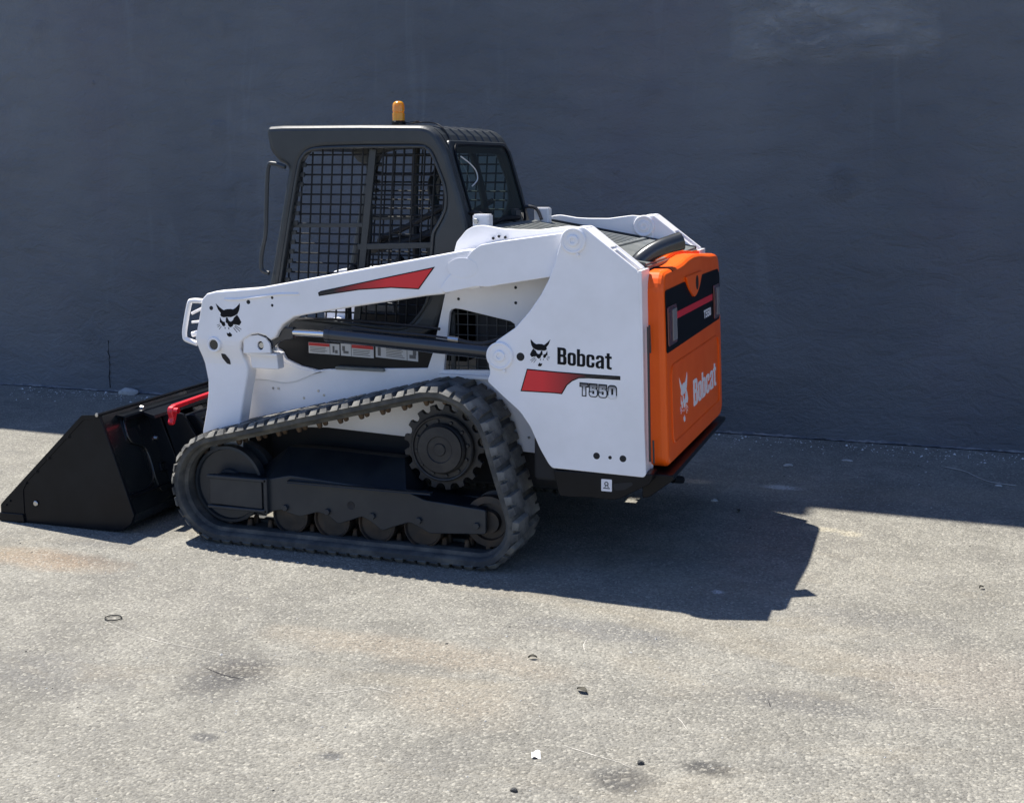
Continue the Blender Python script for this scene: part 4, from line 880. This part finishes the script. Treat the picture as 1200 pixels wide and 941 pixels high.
# beacon, its base and cable
bx, bz = -0.344, 1.982; by = -0.33
def vlathe(name, prof, cx, cy_, m, parent, seg=28):
    bm = bmesh.new(); rings = []
    for r_, z in prof:
        rings.append([bm.verts.new((cx, cy_, z))] if r_ < 1e-6 else [bm.verts.new((cx + r_ * math.cos(2 * math.pi * k / seg), cy_ + r_ * math.sin(2 * math.pi * k / seg), z)) for k in range(seg)])
    for A, B in zip(rings, rings[1:]):
        for k in range(seg):
            f = []
            for q in (A[k % len(A)], A[(k + 1) % len(A)], B[(k + 1) % len(B)], B[k % len(B)]):
                if q not in f: f.append(q)
            if len(f) > 2: bm.faces.new(f)
    return finish(bm, name, m, parent, smooth=35)
bc = vlathe('beacon', [(0.0, bz - 0.004), (0.034, bz - 0.004), (0.034, bz + 0.010), (0.028, bz + 0.016), (0.0, bz + 0.016)], bx, by, M['black'], root)
vlathe('beacon_lens', [(0.0, bz + 0.014), (0.0295, bz + 0.014), (0.030, bz + 0.050), (0.0265, bz + 0.052), (0.0265, bz + 0.057), (0.029, bz + 0.059), (0.0285, bz + 0.086), (0.026, bz + 0.096), (0.020, bz + 0.103), (0.011, bz + 0.107), (0.0, bz + 0.108)], bx, by, M['amber'], bc)
tube('beacon_cable', [(bx + 0.03, by, bz + 0.004), (-0.27, -0.32, 1.984), (-0.22, -0.36, 1.986), (-0.16, -0.33, 1.982), (-0.11, -0.34, 1.955), (-0.072, -0.35, 1.90), (-0.050, -0.385, 1.85), (-0.020, -0.395, 1.75), (0.02, -0.395, 1.62)], 0.004, M['wire'], cab, 6, k=5)
tube('cable_coil', [(bx + 0.05, by + 0.02, bz + 0.008), (-0.25, -0.28, 1.988), (-0.23, -0.36, 1.990), (-0.27, -0.30, 1.992), (-0.21, -0.30, 1.988)], 0.004, M['wire'], cab, 6, k=5)
M['wirewhite'] = mat('pale_wire', (0.55, 0.57, 0.58), 0.4)
tube('loose_wire', [REARC(-0.33, 1.825, 0.012), REARC(-0.26, 1.79, 0.022), REARC(-0.225, 1.755, 0.028), REARC(-0.232, 1.715, 0.025), REARC(-0.29, 1.685, 0.012)], 0.0030, M['wirewhite'], cab, 6, k=5)
lathe('corner_lamp', [(0.0, 0), (0.01, 0)], 0, 0, M['steel'], cab, 6)
bpy.data.objects.remove(bpy.data.objects[[k.name for k in cab.children if k.name.startswith('corner_lamp')][0]])
# rear cab mounts
for s in (-1, 1):
    mtb = box('cab_mount', (0.085, 0.165), (s * 0.45 - 0.03, s * 0.45 + 0.03), (1.42, 1.56), M['white'], root, 0.006)
    bolt('mount_bolt', 0.105, 0.48, 1.53, 0.013, 0.012, M['steel'], mtb, s)
    tube('cab_hose', [(0.03, s * 0.39, 1.56), (0.07, s * 0.40, 1.565), (0.11, s * 0.40, 1.55), (0.14, s * 0.38, 1.50)], 0.009, M['hose'], root, 8)

# ---- engine hood between the uprights
HZ = lambda x: 1.492 - (x - 0.10) * 0.172
bm = bmesh.new()
vs = [bm.verts.new(p) for p in ((0.08, -0.575, HZ(0.08) - 0.03), (0.93, -0.575, HZ(0.93) - 0.03), (0.93, 0.575, HZ(0.93) - 0.03), (0.08, 0.575, HZ(0.08) - 0.03))]
bm.faces.new(vs); bmesh.ops.solidify(bm, geom=bm.faces[:], thickness=0.02)
hd = finish(bm, 'engine_hood', M['dark'], root)
def sheet(name, x0, x1, y0, y1, dz, th, m, par, bev=0.003):
    bm = bmesh.new(); r = bmesh.ops.create_cube(bm, size=1.0)
    for v in r['verts']:
        x = x0 if v.co.x < 0 else x1; y = y0 if v.co.y < 0 else y1
        v.co = (x, y, HZ(x) + dz - (th if v.co.z < 0 else 0))
    bmesh.ops.bevel(bm, geom=bm.edges[:], offset=bev, segments=2, affect='EDGES')
    return finish(bm, name, m, par)
for k in range(15):
    y = -0.52 + k * 0.0725; sheet('hood_slat', 0.13, 0.635, y - 0.024, y + 0.024, 0.0, 0.012, M['hood'], hd)
sheet('hood_rail', 0.09, 0.128, -0.57, 0.57, 0.004, 0.03, M['hood'], hd); sheet('hood_rail', 0.638, 0.665, -0.57, 0.57, 0.004, 0.03, M['hood'], hd)
sheet('hood_lid', 0.672, 0.925, -0.57, 0.57, 0.002, 0.03, M['hood'], hd, 0.008)
for s in (-1, 1): sheet('side_rail', 0.10, 0.92, s * 0.572 - 0.006, s * 0.572 + 0.006, 0.008, 0.04, M['cab'], hd, 0.002)
pth = smooth_path([(0.835, -0.46, 1.22), (0.838, -0.46, 1.29), (0.855, -0.445, 1.345), (0.895, -0.41, 1.385), (0.950, -0.37, 1.416), (1.020, -0.318, 1.440)], 5)
bm = bmesh.new(); tube_bm(bm, pth, [0.040] * (len(pth) - 3) + [0.041, 0.042, 0.043], 22, cap=False); ex = finish(bm, 'exhaust_pipe', M['pipe'], root, smooth=60)
e = pth[-1]; d = (pth[-1] - pth[-2]).normalized()
bm = bmesh.new(); tube_bm(bm, [e - d * 0.004, e + d * 0.002], 0.039, 22); finish(bm, 'pipe_bore', M['dark'], ex)

# ---- orange tailgate
GO = [(-0.622, 0.505), (-0.590, 0.472), (0.585, 0.472), (0.635, 0.512), (0.640, 0.90), (0.635, 1.255), (0.610, 1.292), (0.56, 1.302), (0.385, 1.310), (0.25, 1.322), (0.137, 1.330), (0.02, 1.333), (-0.095, 1.326), (-0.20, 1.312), (-0.295, 1.306), (-0.48, 1.303), (-0.585, 1.300), (-0.622, 1.268)]
GO = [(y, z + (0.022 if z > 1.28 else 0.0)) for y, z in GO]
gate = plate('tailgate', [round_poly(GO, 0.03)], -0.105, 0.0, GATE, M['orange'], root, bev=0.026)
gate_back = plate('gate_flange', [round_poly([(y * 1.01, z + (0.014 if z > 1.2 else -0.004)) for y, z in GO], 0.03)], -0.135, -0.095, GATE, M['orange'], gate, bev=0.008)
rp = round_poly(T['demboss'], 0.05)
tube('embossed_rim', [GATE(u, v, 0.0005) for u, v in round_poly([(-0.530, 0.905), (0.535, 0.905), (0.535, 0.560), (-0.530, 0.560)], 0.06, 5)], 0.006, M['orange'], gate, 6, k=1, closed=True)
DP = round_poly([(-0.600, 1.243)] + T['dpanel'][2:9] + [(0.560, 1.245), (0.600, 1.215), (0.600, 1.02), (0.570, 0.985), (-0.600, 0.972)], 0.014)
plate('light_panel', [DP], 0.0, 0.004, GATE, M['decal_black'], gate, bev=0.001)
plate('panel_stripe', [[(-0.425, 1.131), (0.400, 1.131), (0.400, 1.100), (-0.425, 1.101)]], 0.004, 0.005, GATE, M['decal_pink'], gate)
plate('gate_latch', [round_poly([(-0.215, 1.27), (-0.165, 1.215), (-0.111, 1.186), (-0.04, 1.160), (0.02, 1.175), (0.075, 1.205), (0.149, 1.27)], 0.02)], 0.0, 0.012, GATE, M['orange'], gate, bev=0.004)
plate('latch_slot', [circ(0.008, 1.225, 0.030, 18, 0.034)], 0.012, 0.0128, GATE, M['dark'], gate)
for (y0, y1) in ((-0.590, -0.425), (0.415, 0.555)):
    tl = plate('tail_light', [round_poly([(y0, 1.172), (y1, 1.172), (y1, 1.000), (y0, 1.000)], 0.012)], 0.004, 0.011, GATE, M['redlens'], gate, bev=0.003)
    ym = y0 + (y1 - y0) * 0.45
    plate('light_lens', [rrect(ym, 1.015, y1 - 0.012, 1.155, 0.006)], 0.011, 0.014, GATE, M['taillens'], tl, bev=0.0015)
    plate('light_lens', [rrect(y0 + 0.01, 1.03, ym - 0.02, 1.15, 0.006)], 0.011, 0.0135, GATE, M['redlens'], tl, bev=0.001)
a, b_, c_ = T['dbob']
lettering('brand_lettering', 'Bobcat', (-0.083, 0.645), (1, 0.02), 0.125, 1.46, GATE, 0.0, 0.0015, M['decal_white'], gate)
emblem('cat_emblem', -0.290, 0.722, 0.215, 0.92, False, GATE, 0.0, 0.0015, M['decal_white'], gate)
lettering('model_number', 'T550', (0.185, 1.030), (1, 0), 0.040, 1.45, GATE, 0.004, 0.005, M['decal_white'], gate, gap=0.12)
tube('gate_seam', [GATE(-0.425, 1.3265, -0.10), GATE(-0.425, 1.3275, -0.05), GATE(-0.425, 1.3220, -0.018), GATE(-0.425, 1.3100, -0.004)], 0.0045, M['decal_black'], gate, 6)
tube('gate_hinge', [(0.955, -0.650, 1.10), (0.960, -0.650, 0.98)], 0.004, M['cab'], gate, 8, k=1)
tube('gate_hinge', [(0.975, -0.650, 0.60), (0.978, -0.650, 0.50)], 0.004, M['cab'], gate, 8, k=1)

# ---- rear bumper
bp_ = plate('rear_bumper', [round_poly([(0.93, 0.455), (1.065, 0.455), (1.068, 0.435), (0.96, 0.350), (0.93, 0.345)], 0.006)], -0.66, 0.66, lambda u, v, w_: (u, w_, v), M['black'], root, bev=0.004)
for s in (-1, 1):
    sp_ = plate('bumper_side', [round_poly(T['bumper'], 0.012)] , 0.62, 0.728, XZ(s), M['black'], bp_, bev=0.004)
    plate('tie_down_slot', [round_poly(T['bumperslot'], 0.01)], 0.728, 0.7295, XZ(s), M['dark'], bp_)
L_ = T['bumperlabel']
plate('tie_down_label', [rrect(0.765, 0.381, 0.812, 0.434, 0.003)], 0.728, 0.7295, XZ(-1), M['decal_white'], bp_)
plate('label_print', [circ(0.788, 0.414, 0.010, 12), circ(0.788, 0.414, 0.005, 10)], 0.7295, 0.7302, XZ(-1), M['labelgrey'], bp_)
plate('label_print', [[(0.774, 0.392), (0.803, 0.392), (0.803, 0.397), (0.774, 0.397)], [(0.778, 0.399), (0.783, 0.399), (0.790, 0.408), (0.786, 0.409)], [(0.794, 0.399), (0.799, 0.399), (0.795, 0.409), (0.791, 0.408)]], 0.7295, 0.7302, XZ(-1), M['labelgrey'], bp_)
tube('hitch_bar', [(1.00, -0.36, 0.36), (1.03, -0.30, 0.345)], 0.018, M['black'], bp_, 8, k=1)

# ---- bucket
PB = [(-2.375, 0.004), (-2.371, 0.043), (-2.366, 0.079), (-2.333, 0.113), (-2.097, 0.330), (-1.841, 0.572), (-1.744, 0.580), (-1.718, 0.515), (-1.666, 0.374), (-1.614, 0.233), (-1.566, 0.096), (-1.585, 0.050), (-1.64, 0.012), (-1.75, 0.004)]
bk = plate('bucket', [PB], 0.820, 0.840, XZ(-1), M['black'], root, bev=0.003)
plate('bucket_side', [PB], 0.820, 0.840, XZ(1), M['black'], bk, bev=0.003)
shell = [(-2.37, 0.005), (-1.75, 0.005), (-1.64, 0.013), (-1.587, 0.052), (-1.568, 0.096), (-1.616, 0.233), (-1.668, 0.374), (-1.720, 0.515), (-1.744, 0.578), (-1.760, 0.575), (-1.734, 0.508), (-1.682, 0.370), (-1.630, 0.228), (-1.584, 0.102), (-1.600, 0.065), (-1.65, 0.028), (-1.75, 0.022), (-2.37, 0.022)]
plate('bucket_shell', [shell], -0.820, 0.820, lambda u, v, w_: (u, w_, v), M['gloss'], bk)
# side cutters and edge
for s in (-1, 1):
    sc_ = plate('side_cutter', [round_poly([(-2.374, 0.006), (-2.370, 0.085), (-2.335, 0.120), (-1.845, 0.578), (-1.745, 0.586), (-1.745, 0.566), (-1.835, 0.556), (-2.20, 0.215), (-2.225, 0.17), (-2.225, 0.022)], 0.005)], 0.840, 0.844, XZ(s), M['black'], bk, bev=0.001)
    plate('edge_shoe', [round_poly([(-2.380, 0.002), (-2.374, 0.045), (-2.228, 0.047), (-2.222, 0.004)], 0.005)], 0.842, 0.852, XZ(s), M['black'], bk, bev=0.003)
    lathe('cutter_hole', [(0.0, 0.8485), (0.011, 0.8485), (0.014, 0.846)], -2.150, 0.108, M['steel'], bk, 14, s)
    for t in (0.02, 0.07, 0.28, 0.42, 0.58, 0.83):
        bolt('cutter_bolt', -2.345 + 0.5 * t, 0.848, 0.075 + 0.465 * t, 0.006, 0.003, M['black'], bk, s)
    bolt('lip_bolt', -1.752, 0.838, 0.585, 0.010, 0.012, M['steel'], bk, s)
tube('top_lip', [(-1.748, -0.845, 0.584), (-1.748, 0.845, 0.584)], 0.009, M['black'], bk, 8, k=1)
plate('top_angle', [[(-1.735, 0.562), (-1.690, 0.560), (-1.683, 0.552), (-1.683, 0.535), (-1.690, 0.535), (-1.695, 0.550), (-1.733, 0.550)]], -0.72, 0.72, lambda u, v, w_: (u, w_, v), M['black'], bk, bev=0.002)
plate('top_angle', [[(-1.66, 0.560), (-1.600, 0.545), (-1.592, 0.530), (-1.60, 0.525), (-1.66, 0.545)]], -0.60, 0.60, lambda u, v, w_: (u, w_, v), M['black'], bk, bev=0.002)
tube('back_ridge', [BACK(u, v, 0.0) for u, v in T['bkpad']], 0.007, M['black'], bk, 6, k=3)
plate('back_pad', [round_poly([(-0.684, 0.555), (-0.70, 0.50), (-0.705, 0.45), (-0.690, 0.415), (-0.602, 0.385), (-0.595, 0.30), (-0.606, 0.232), (-0.60, 0.15), (0.60, 0.15), (0.606, 0.232), (0.595, 0.30), (0.602, 0.385), (0.690, 0.415), (0.705, 0.45), (0.684, 0.555)], 0.03)], -0.002, 0.014, BACK, M['gloss'], bk, bev=0.006)
plate('back_port', [round_poly(T['bkpad2'], 0.01), round_poly([(u * 0.8 - 0.105, v * 0.8 + 0.053) for u, v in T['bkpad2']], 0.008)], 0.012, 0.024, BACK, M['black'], bk, bev=0.003)
for u, v in T['bkbolt'][:4]:
    q = lathe('back_bolt', [(0.0, 0.02), (0.010, 0.018), (0.013, 0.0)], 0, 0, M['steel'], bk, 10); q.rotation_euler = (0, 0, R(-90)); q.location = BACK(u, v, 0.012)
for yy in (-0.50, -0.36, -0.22, 0.22, 0.36, 0.50):
    z0, z1 = 0.12, 0.545
    plate('mount_rib', [round_poly([BACK(0, z1, 0.0)[0:1] + (z1,), (BACK(0, z1, 0.07)[0], z1 + 0.012), (BACK(0, z1, 0.10)[0], z1 - 0.03), (BACK(0, z0, 0.11)[0], z0), (BACK(0, z0, 0.0)[0], z0)], 0.02)], -yy - 0.006, -yy + 0.006, XZ(-1), M['black'], bk, bev=0.003)
tube('bottom_ridge', [BACK(-0.83, 0.178, 0.0), BACK(-0.60, 0.182, 0.012), BACK(0.6, 0.182, 0.012), BACK(0.83, 0.178, 0.0)], 0.006, M['black'], bk, 6, k=1)

# ---- quick attach frame with red levers
qa = plate('attachment_frame', [round_poly([(-1.60, 0.50), (-1.46, 0.54), (-1.30, 0.40), (-1.28, 0.14), (-1.47, 0.12)], 0.02)], -0.46, 0.46, lambda u, v, w_: (u, w_, v), M['black'], root, bev=0.01)
for s in (-1, 1):
    yy = s * 0.5
    plate('attachment_plate', [round_poly([(-1.62, 0.53), (-1.50, 0.545), (-1.40, 0.40), (-1.36, 0.12), (-1.47, 0.11)], 0.02)], 0.485, 0.505, XZ(s), M['black'], qa, bev=0.003)
    plate('pivot_ear', [round_poly([(-1.50, 0.20), (-1.52, 0.45), (-1.40, 0.53), (-1.22, 0.42), (-1.18, 0.22)], 0.03)], 0.42, 0.44, XZ(s), M['black'], qa, bev=0.003)
    lev = plate('locking_lever', [round_poly([(s * 0.605, 0.592), (s * 0.57, 0.601), (s * 0.24, 0.608), (s * 0.24, 0.586), (s * 0.56, 0.577), (s * 0.565, 0.548), (s * 0.578, 0.520), (s * 0.585, 0.505), (s * 0.60, 0.500), (s * 0.612, 0.515), (s * 0.600, 0.535), (s * 0.612, 0.57)], 0.008)], -1.515, -1.485, lambda u, v, w_: (w_, u, v), M['red'], qa, bev=0.006)
    q = lathe('lever_pin', [(0.0, 0.02), (0.013, 0.018), (0.015, -0.03)], 0, 0, M['red'], qa, 12); q.rotation_euler = (0, 0, R(90)); q.location = (-1.49, s * 0.590, 0.575)
tube('attachment_hose', [(-1.42, -0.30, 0.60), (-1.45, -0.34, 0.45), (-1.38, -0.36, 0.40), (-1.30, -0.34, 0.46), (-1.24, -0.30, 0.62)], 0.012, M['hose'], root, 8, k=4)
tube('attachment_hose', [(-1.40, -0.20, 0.62), (-1.44, -0.26, 0.50), (-1.36, -0.30, 0.36), (-1.28, -0.28, 0.42), (-1.22, -0.22, 0.62)], 0.012, M['hose'], root, 8, k=4)

# ================================================================== SMALL THINGS ON THE GROUND
M['paper'] = mat('paper', (0.75, 0.75, 0.74), 0.7)
M['stone'] = mat('stone', (0.42, 0.42, 0.40), 0.85, bump=0.5, bscale=80, col2=(0.30, 0.30, 0.29), vscale=20)
M['leaf'] = mat('dry_leaf', (0.05, 0.045, 0.03), 0.8)
M['darkstone'] = mat('dark_pebble', (0.04, 0.04, 0.038), 0.8)
D_ = T['deb']
def rock(name, x, y, sx, sy, sz, m, seed, rz=0):
    q = random.Random(seed); bm = bmesh.new(); bmesh.ops.create_icosphere(bm, subdivisions=2, radius=1)
    for v in bm.verts:
        k = q.uniform(0.82, 1.12); v.co = (v.co.x * sx * k, v.co.y * sy * k, max(-0.2, v.co.z * k) * sz + sz * 0.2)
    o = finish(bm, name, m); o.location = (x, y, 0.001); o.rotation_euler = (0, 0, rz); return o
bm = bmesh.new(); g_ = [[bm.verts.new((-0.018 + 0.009 * i, -0.026 + 0.013 * j, 0.003 + 0.004 * math.sin(i * 1.3 + j))) for i in range(5)] for j in range(5)]
for j in range(4):
    for i in range(4): bm.faces.new((g_[j][i], g_[j][i + 1], g_[j + 1][i + 1], g_[j + 1][i]))
o = finish(bm, 'paper_scrap', M['paper']); o.location = (D_[0][0], D_[0][1], 0.001); o.rotation_euler = (0, 0, 0.35); o.scale = (0.75, 0.85, 1)
thing(o, 'small white paper scrap lying flat on the sunlit asphalt in the foreground', 'paper scrap')
bm = bmesh.new(); tube_bm(bm, [(0.034 * math.cos(a), 0.028 * math.sin(a), 0.004) for a in [2 * math.pi * k / 24 for k in range(24)]], 0.0022, 6, closed=True)
o = finish(bm, 'rubber_ring', M['wire'], smooth=60); o.location = (D_[1][0], D_[1][1], 0.001); thing(o, 'thin black rubber ring lying on the asphalt in front of the bucket shadow', 'rubber ring')
def leaf(x, y, a, L2, label):
    bm = bmesh.new(); n = 6; pr = None
    for i in range(n + 1):
        t = i / n; w_ = 0.5 * L2 * 0.5 * math.sin(math.pi * min(0.98, max(0.03, t))); zz = 0.003 + 0.006 * math.sin(t * 3)
        r_ = [bm.verts.new((L2 * (t - 0.5), -w_, zz + 0.005)), bm.verts.new((L2 * (t - 0.5), 0, zz)), bm.verts.new((L2 * (t - 0.5), w_, zz + 0.006))]
        if pr:
            for k in range(2): bm.faces.new((pr[k], r_[k], r_[k + 1], pr[k + 1]))
        pr = r_
    o = finish(bm, 'dry_leaf', M['leaf']); o.location = (x, y, 0.001); o.rotation_euler = (0, 0, a); thing(o, label, 'leaf'); return o
leaf(*D_[3], -0.5, 0.050, 'dark curled leaf on the asphalt below the middle of the machine shadow')
leaf(*D_[2], 0.3, 0.034, 'small dark leaf on the asphalt left of the curled leaf')
leaf(*D_[11], 0.9, 0.030, 'tiny dark leaf on the sunlit asphalt at far right')
leaf(*D_[8], 2.0, 0.001 + 0.04, 'dark sliver of leaf in the shade right of the loader rear bumper')
thing(rock('wall_rubble', D_[4][0], 2.33, 0.085, 0.045, 0.045, M['stone'], 3, 0.1), 'pale chunk of broken masonry against the wall base behind the bucket', 'rubble')
thing(rock('pebble', D_[9][0] + 0.05, D_[9][1] - 0.2, 0.012, 0.010, 0.008, M['darkstone'], 5), 'small dark pebble right of the white paper scrap, beside two dark stains', 'pebble')
thing(rock('pebble', D_[12][0] - 0.5, D_[12][1] - 0.1, 0.012, 0.009, 0.008, M['darkstone'], 6), 'dark pebble at the very bottom edge, just below the white paper scrap', 'pebble')
thing(rock('pebble', 1.30, 1.52, 0.030, 0.018, 0.012, M['stone'], 8, 0.3), 'pale flat stone in the shaded strip, the nearer one to the orange tailgate', 'stone')
thing(rock('pebble', 1.62, 1.75, 0.035, 0.018, 0.010, M['stone'], 9, -0.2), 'pale flat stone lying closest to the wall, right of the tailgate', 'stone')
thing(rock('pebble', 1.02, 0.62, 0.022, 0.014, 0.010, M['stone'], 10, 0.5), 'small pale stone in the shade right behind the tailgate', 'stone')
bm = bmesh.new(); tube_bm(bm, smooth_path([(x, y, 0.006) for x, y in T['twig']], 4), 0.0025, 5)
o = finish(bm, 'pale_twig', M['stone']); thing(o, 'pale bent twig on the shaded asphalt near the wall at right', 'twig')
gnd = bpy.data.objects['asphalt_ground']
M['scuff'] = mat('pale_scuff', (0.46, 0.44, 0.39), 0.9, bump=0.6, bscale=120, col2=(0.24, 0.23, 0.20), vscale=60)
def ribbon(name, pts, w_, m, seed):
    q = random.Random(seed); P = smooth_path([(x, y, 0.0012) for x, y in pts], 8); bm = bmesh.new(); pr = None; n = len(P)
    for i, p in enumerate(P):
        d = (P[min(i + 1, n - 1)] - P[max(i - 1, 0)]).normalized(); nn = Vector((-d.y, d.x, 0)); k = math.sin(math.pi * (i + 0.3) / (n + 0.6)) * w_
        a_ = bm.verts.new(p + nn * k * q.uniform(0.3, 1.2)); b_ = bm.verts.new(p - nn * k * q.uniform(0.3, 1.2))
        if pr: bm.faces.new((pr[0], a_, b_, pr[1]))
        pr = (a_, b_)
    return finish(bm, name, m, gnd, recalc=False)
for i, (k_, w_) in enumerate((('scr1', 0.0024), ('scr2', 0.0028), ('scr3', 0.0025), ('scr4', 0.0022), ('scr5', 0.0025), ('scr6', 0.0022))): ribbon('scuff_mark', T[k_], w_, M['scuff'], i)
for i, (k_, w_) in enumerate((('crk1', 0.0038), ('crk2', 0.0018), ('crk3', 0.002))): ribbon('asphalt_crack', T[k_], w_, M['crack'], 20 + i)
thing(rock('pebble', D_[14][0], D_[14][1], 0.020, 0.012, 0.010, M['stone'], 12), 'pale stone in the shade at the far right edge of the yard', 'stone')
# uncountable grit: along the wall foot and sprinkled over the yard
def grit(name, n, fn, m, smin, smax, seed):
    q = random.Random(seed); vs = []; fs = []
    for i in range(n):
        x, y = fn(q); r_ = q.uniform(smin, smax) * (1 if q.random() > 0.06 else 2.0); a = q.uniform(0, 6.28); b0 = len(vs)
        for k in range(4):
            rr = r_ * q.uniform(0.6, 1.2); vs.append((x + rr * math.cos(a + k * 1.57), y + rr * math.sin(a + k * 1.57), 0.0005))
        vs.append((x + r_ * 0.2, y, r_ * q.uniform(0.4, 0.9)))
        fs += [(b0 + k, b0 + (k + 1) % 4, b0 + 4) for k in range(4)]
    me = bpy.data.meshes.new(name); me.from_pydata(vs, [], fs); o = link(name, me, m); o['kind'] = 'stuff'; return o
grit('pale_grit', 1000, lambda q: ((lambda x: (x, 2.30 - 0.0158 * x - abs(q.gauss(0, 0.16)) - 0.02))(q.uniform(-5, 3.4))), M['paper'], 0.002, 0.007, 1)
grit('yard_grit', 1500, lambda q: (q.uniform(-4, 3.5), q.uniform(-3.2, 2.2)), M['stone'], 0.0015, 0.0045, 2)
grit('dark_grit', 500, lambda q: (q.uniform(-4, 3.5), q.uniform(-3.2, 2.2)), M['darkstone'], 0.0015, 0.004, 3)
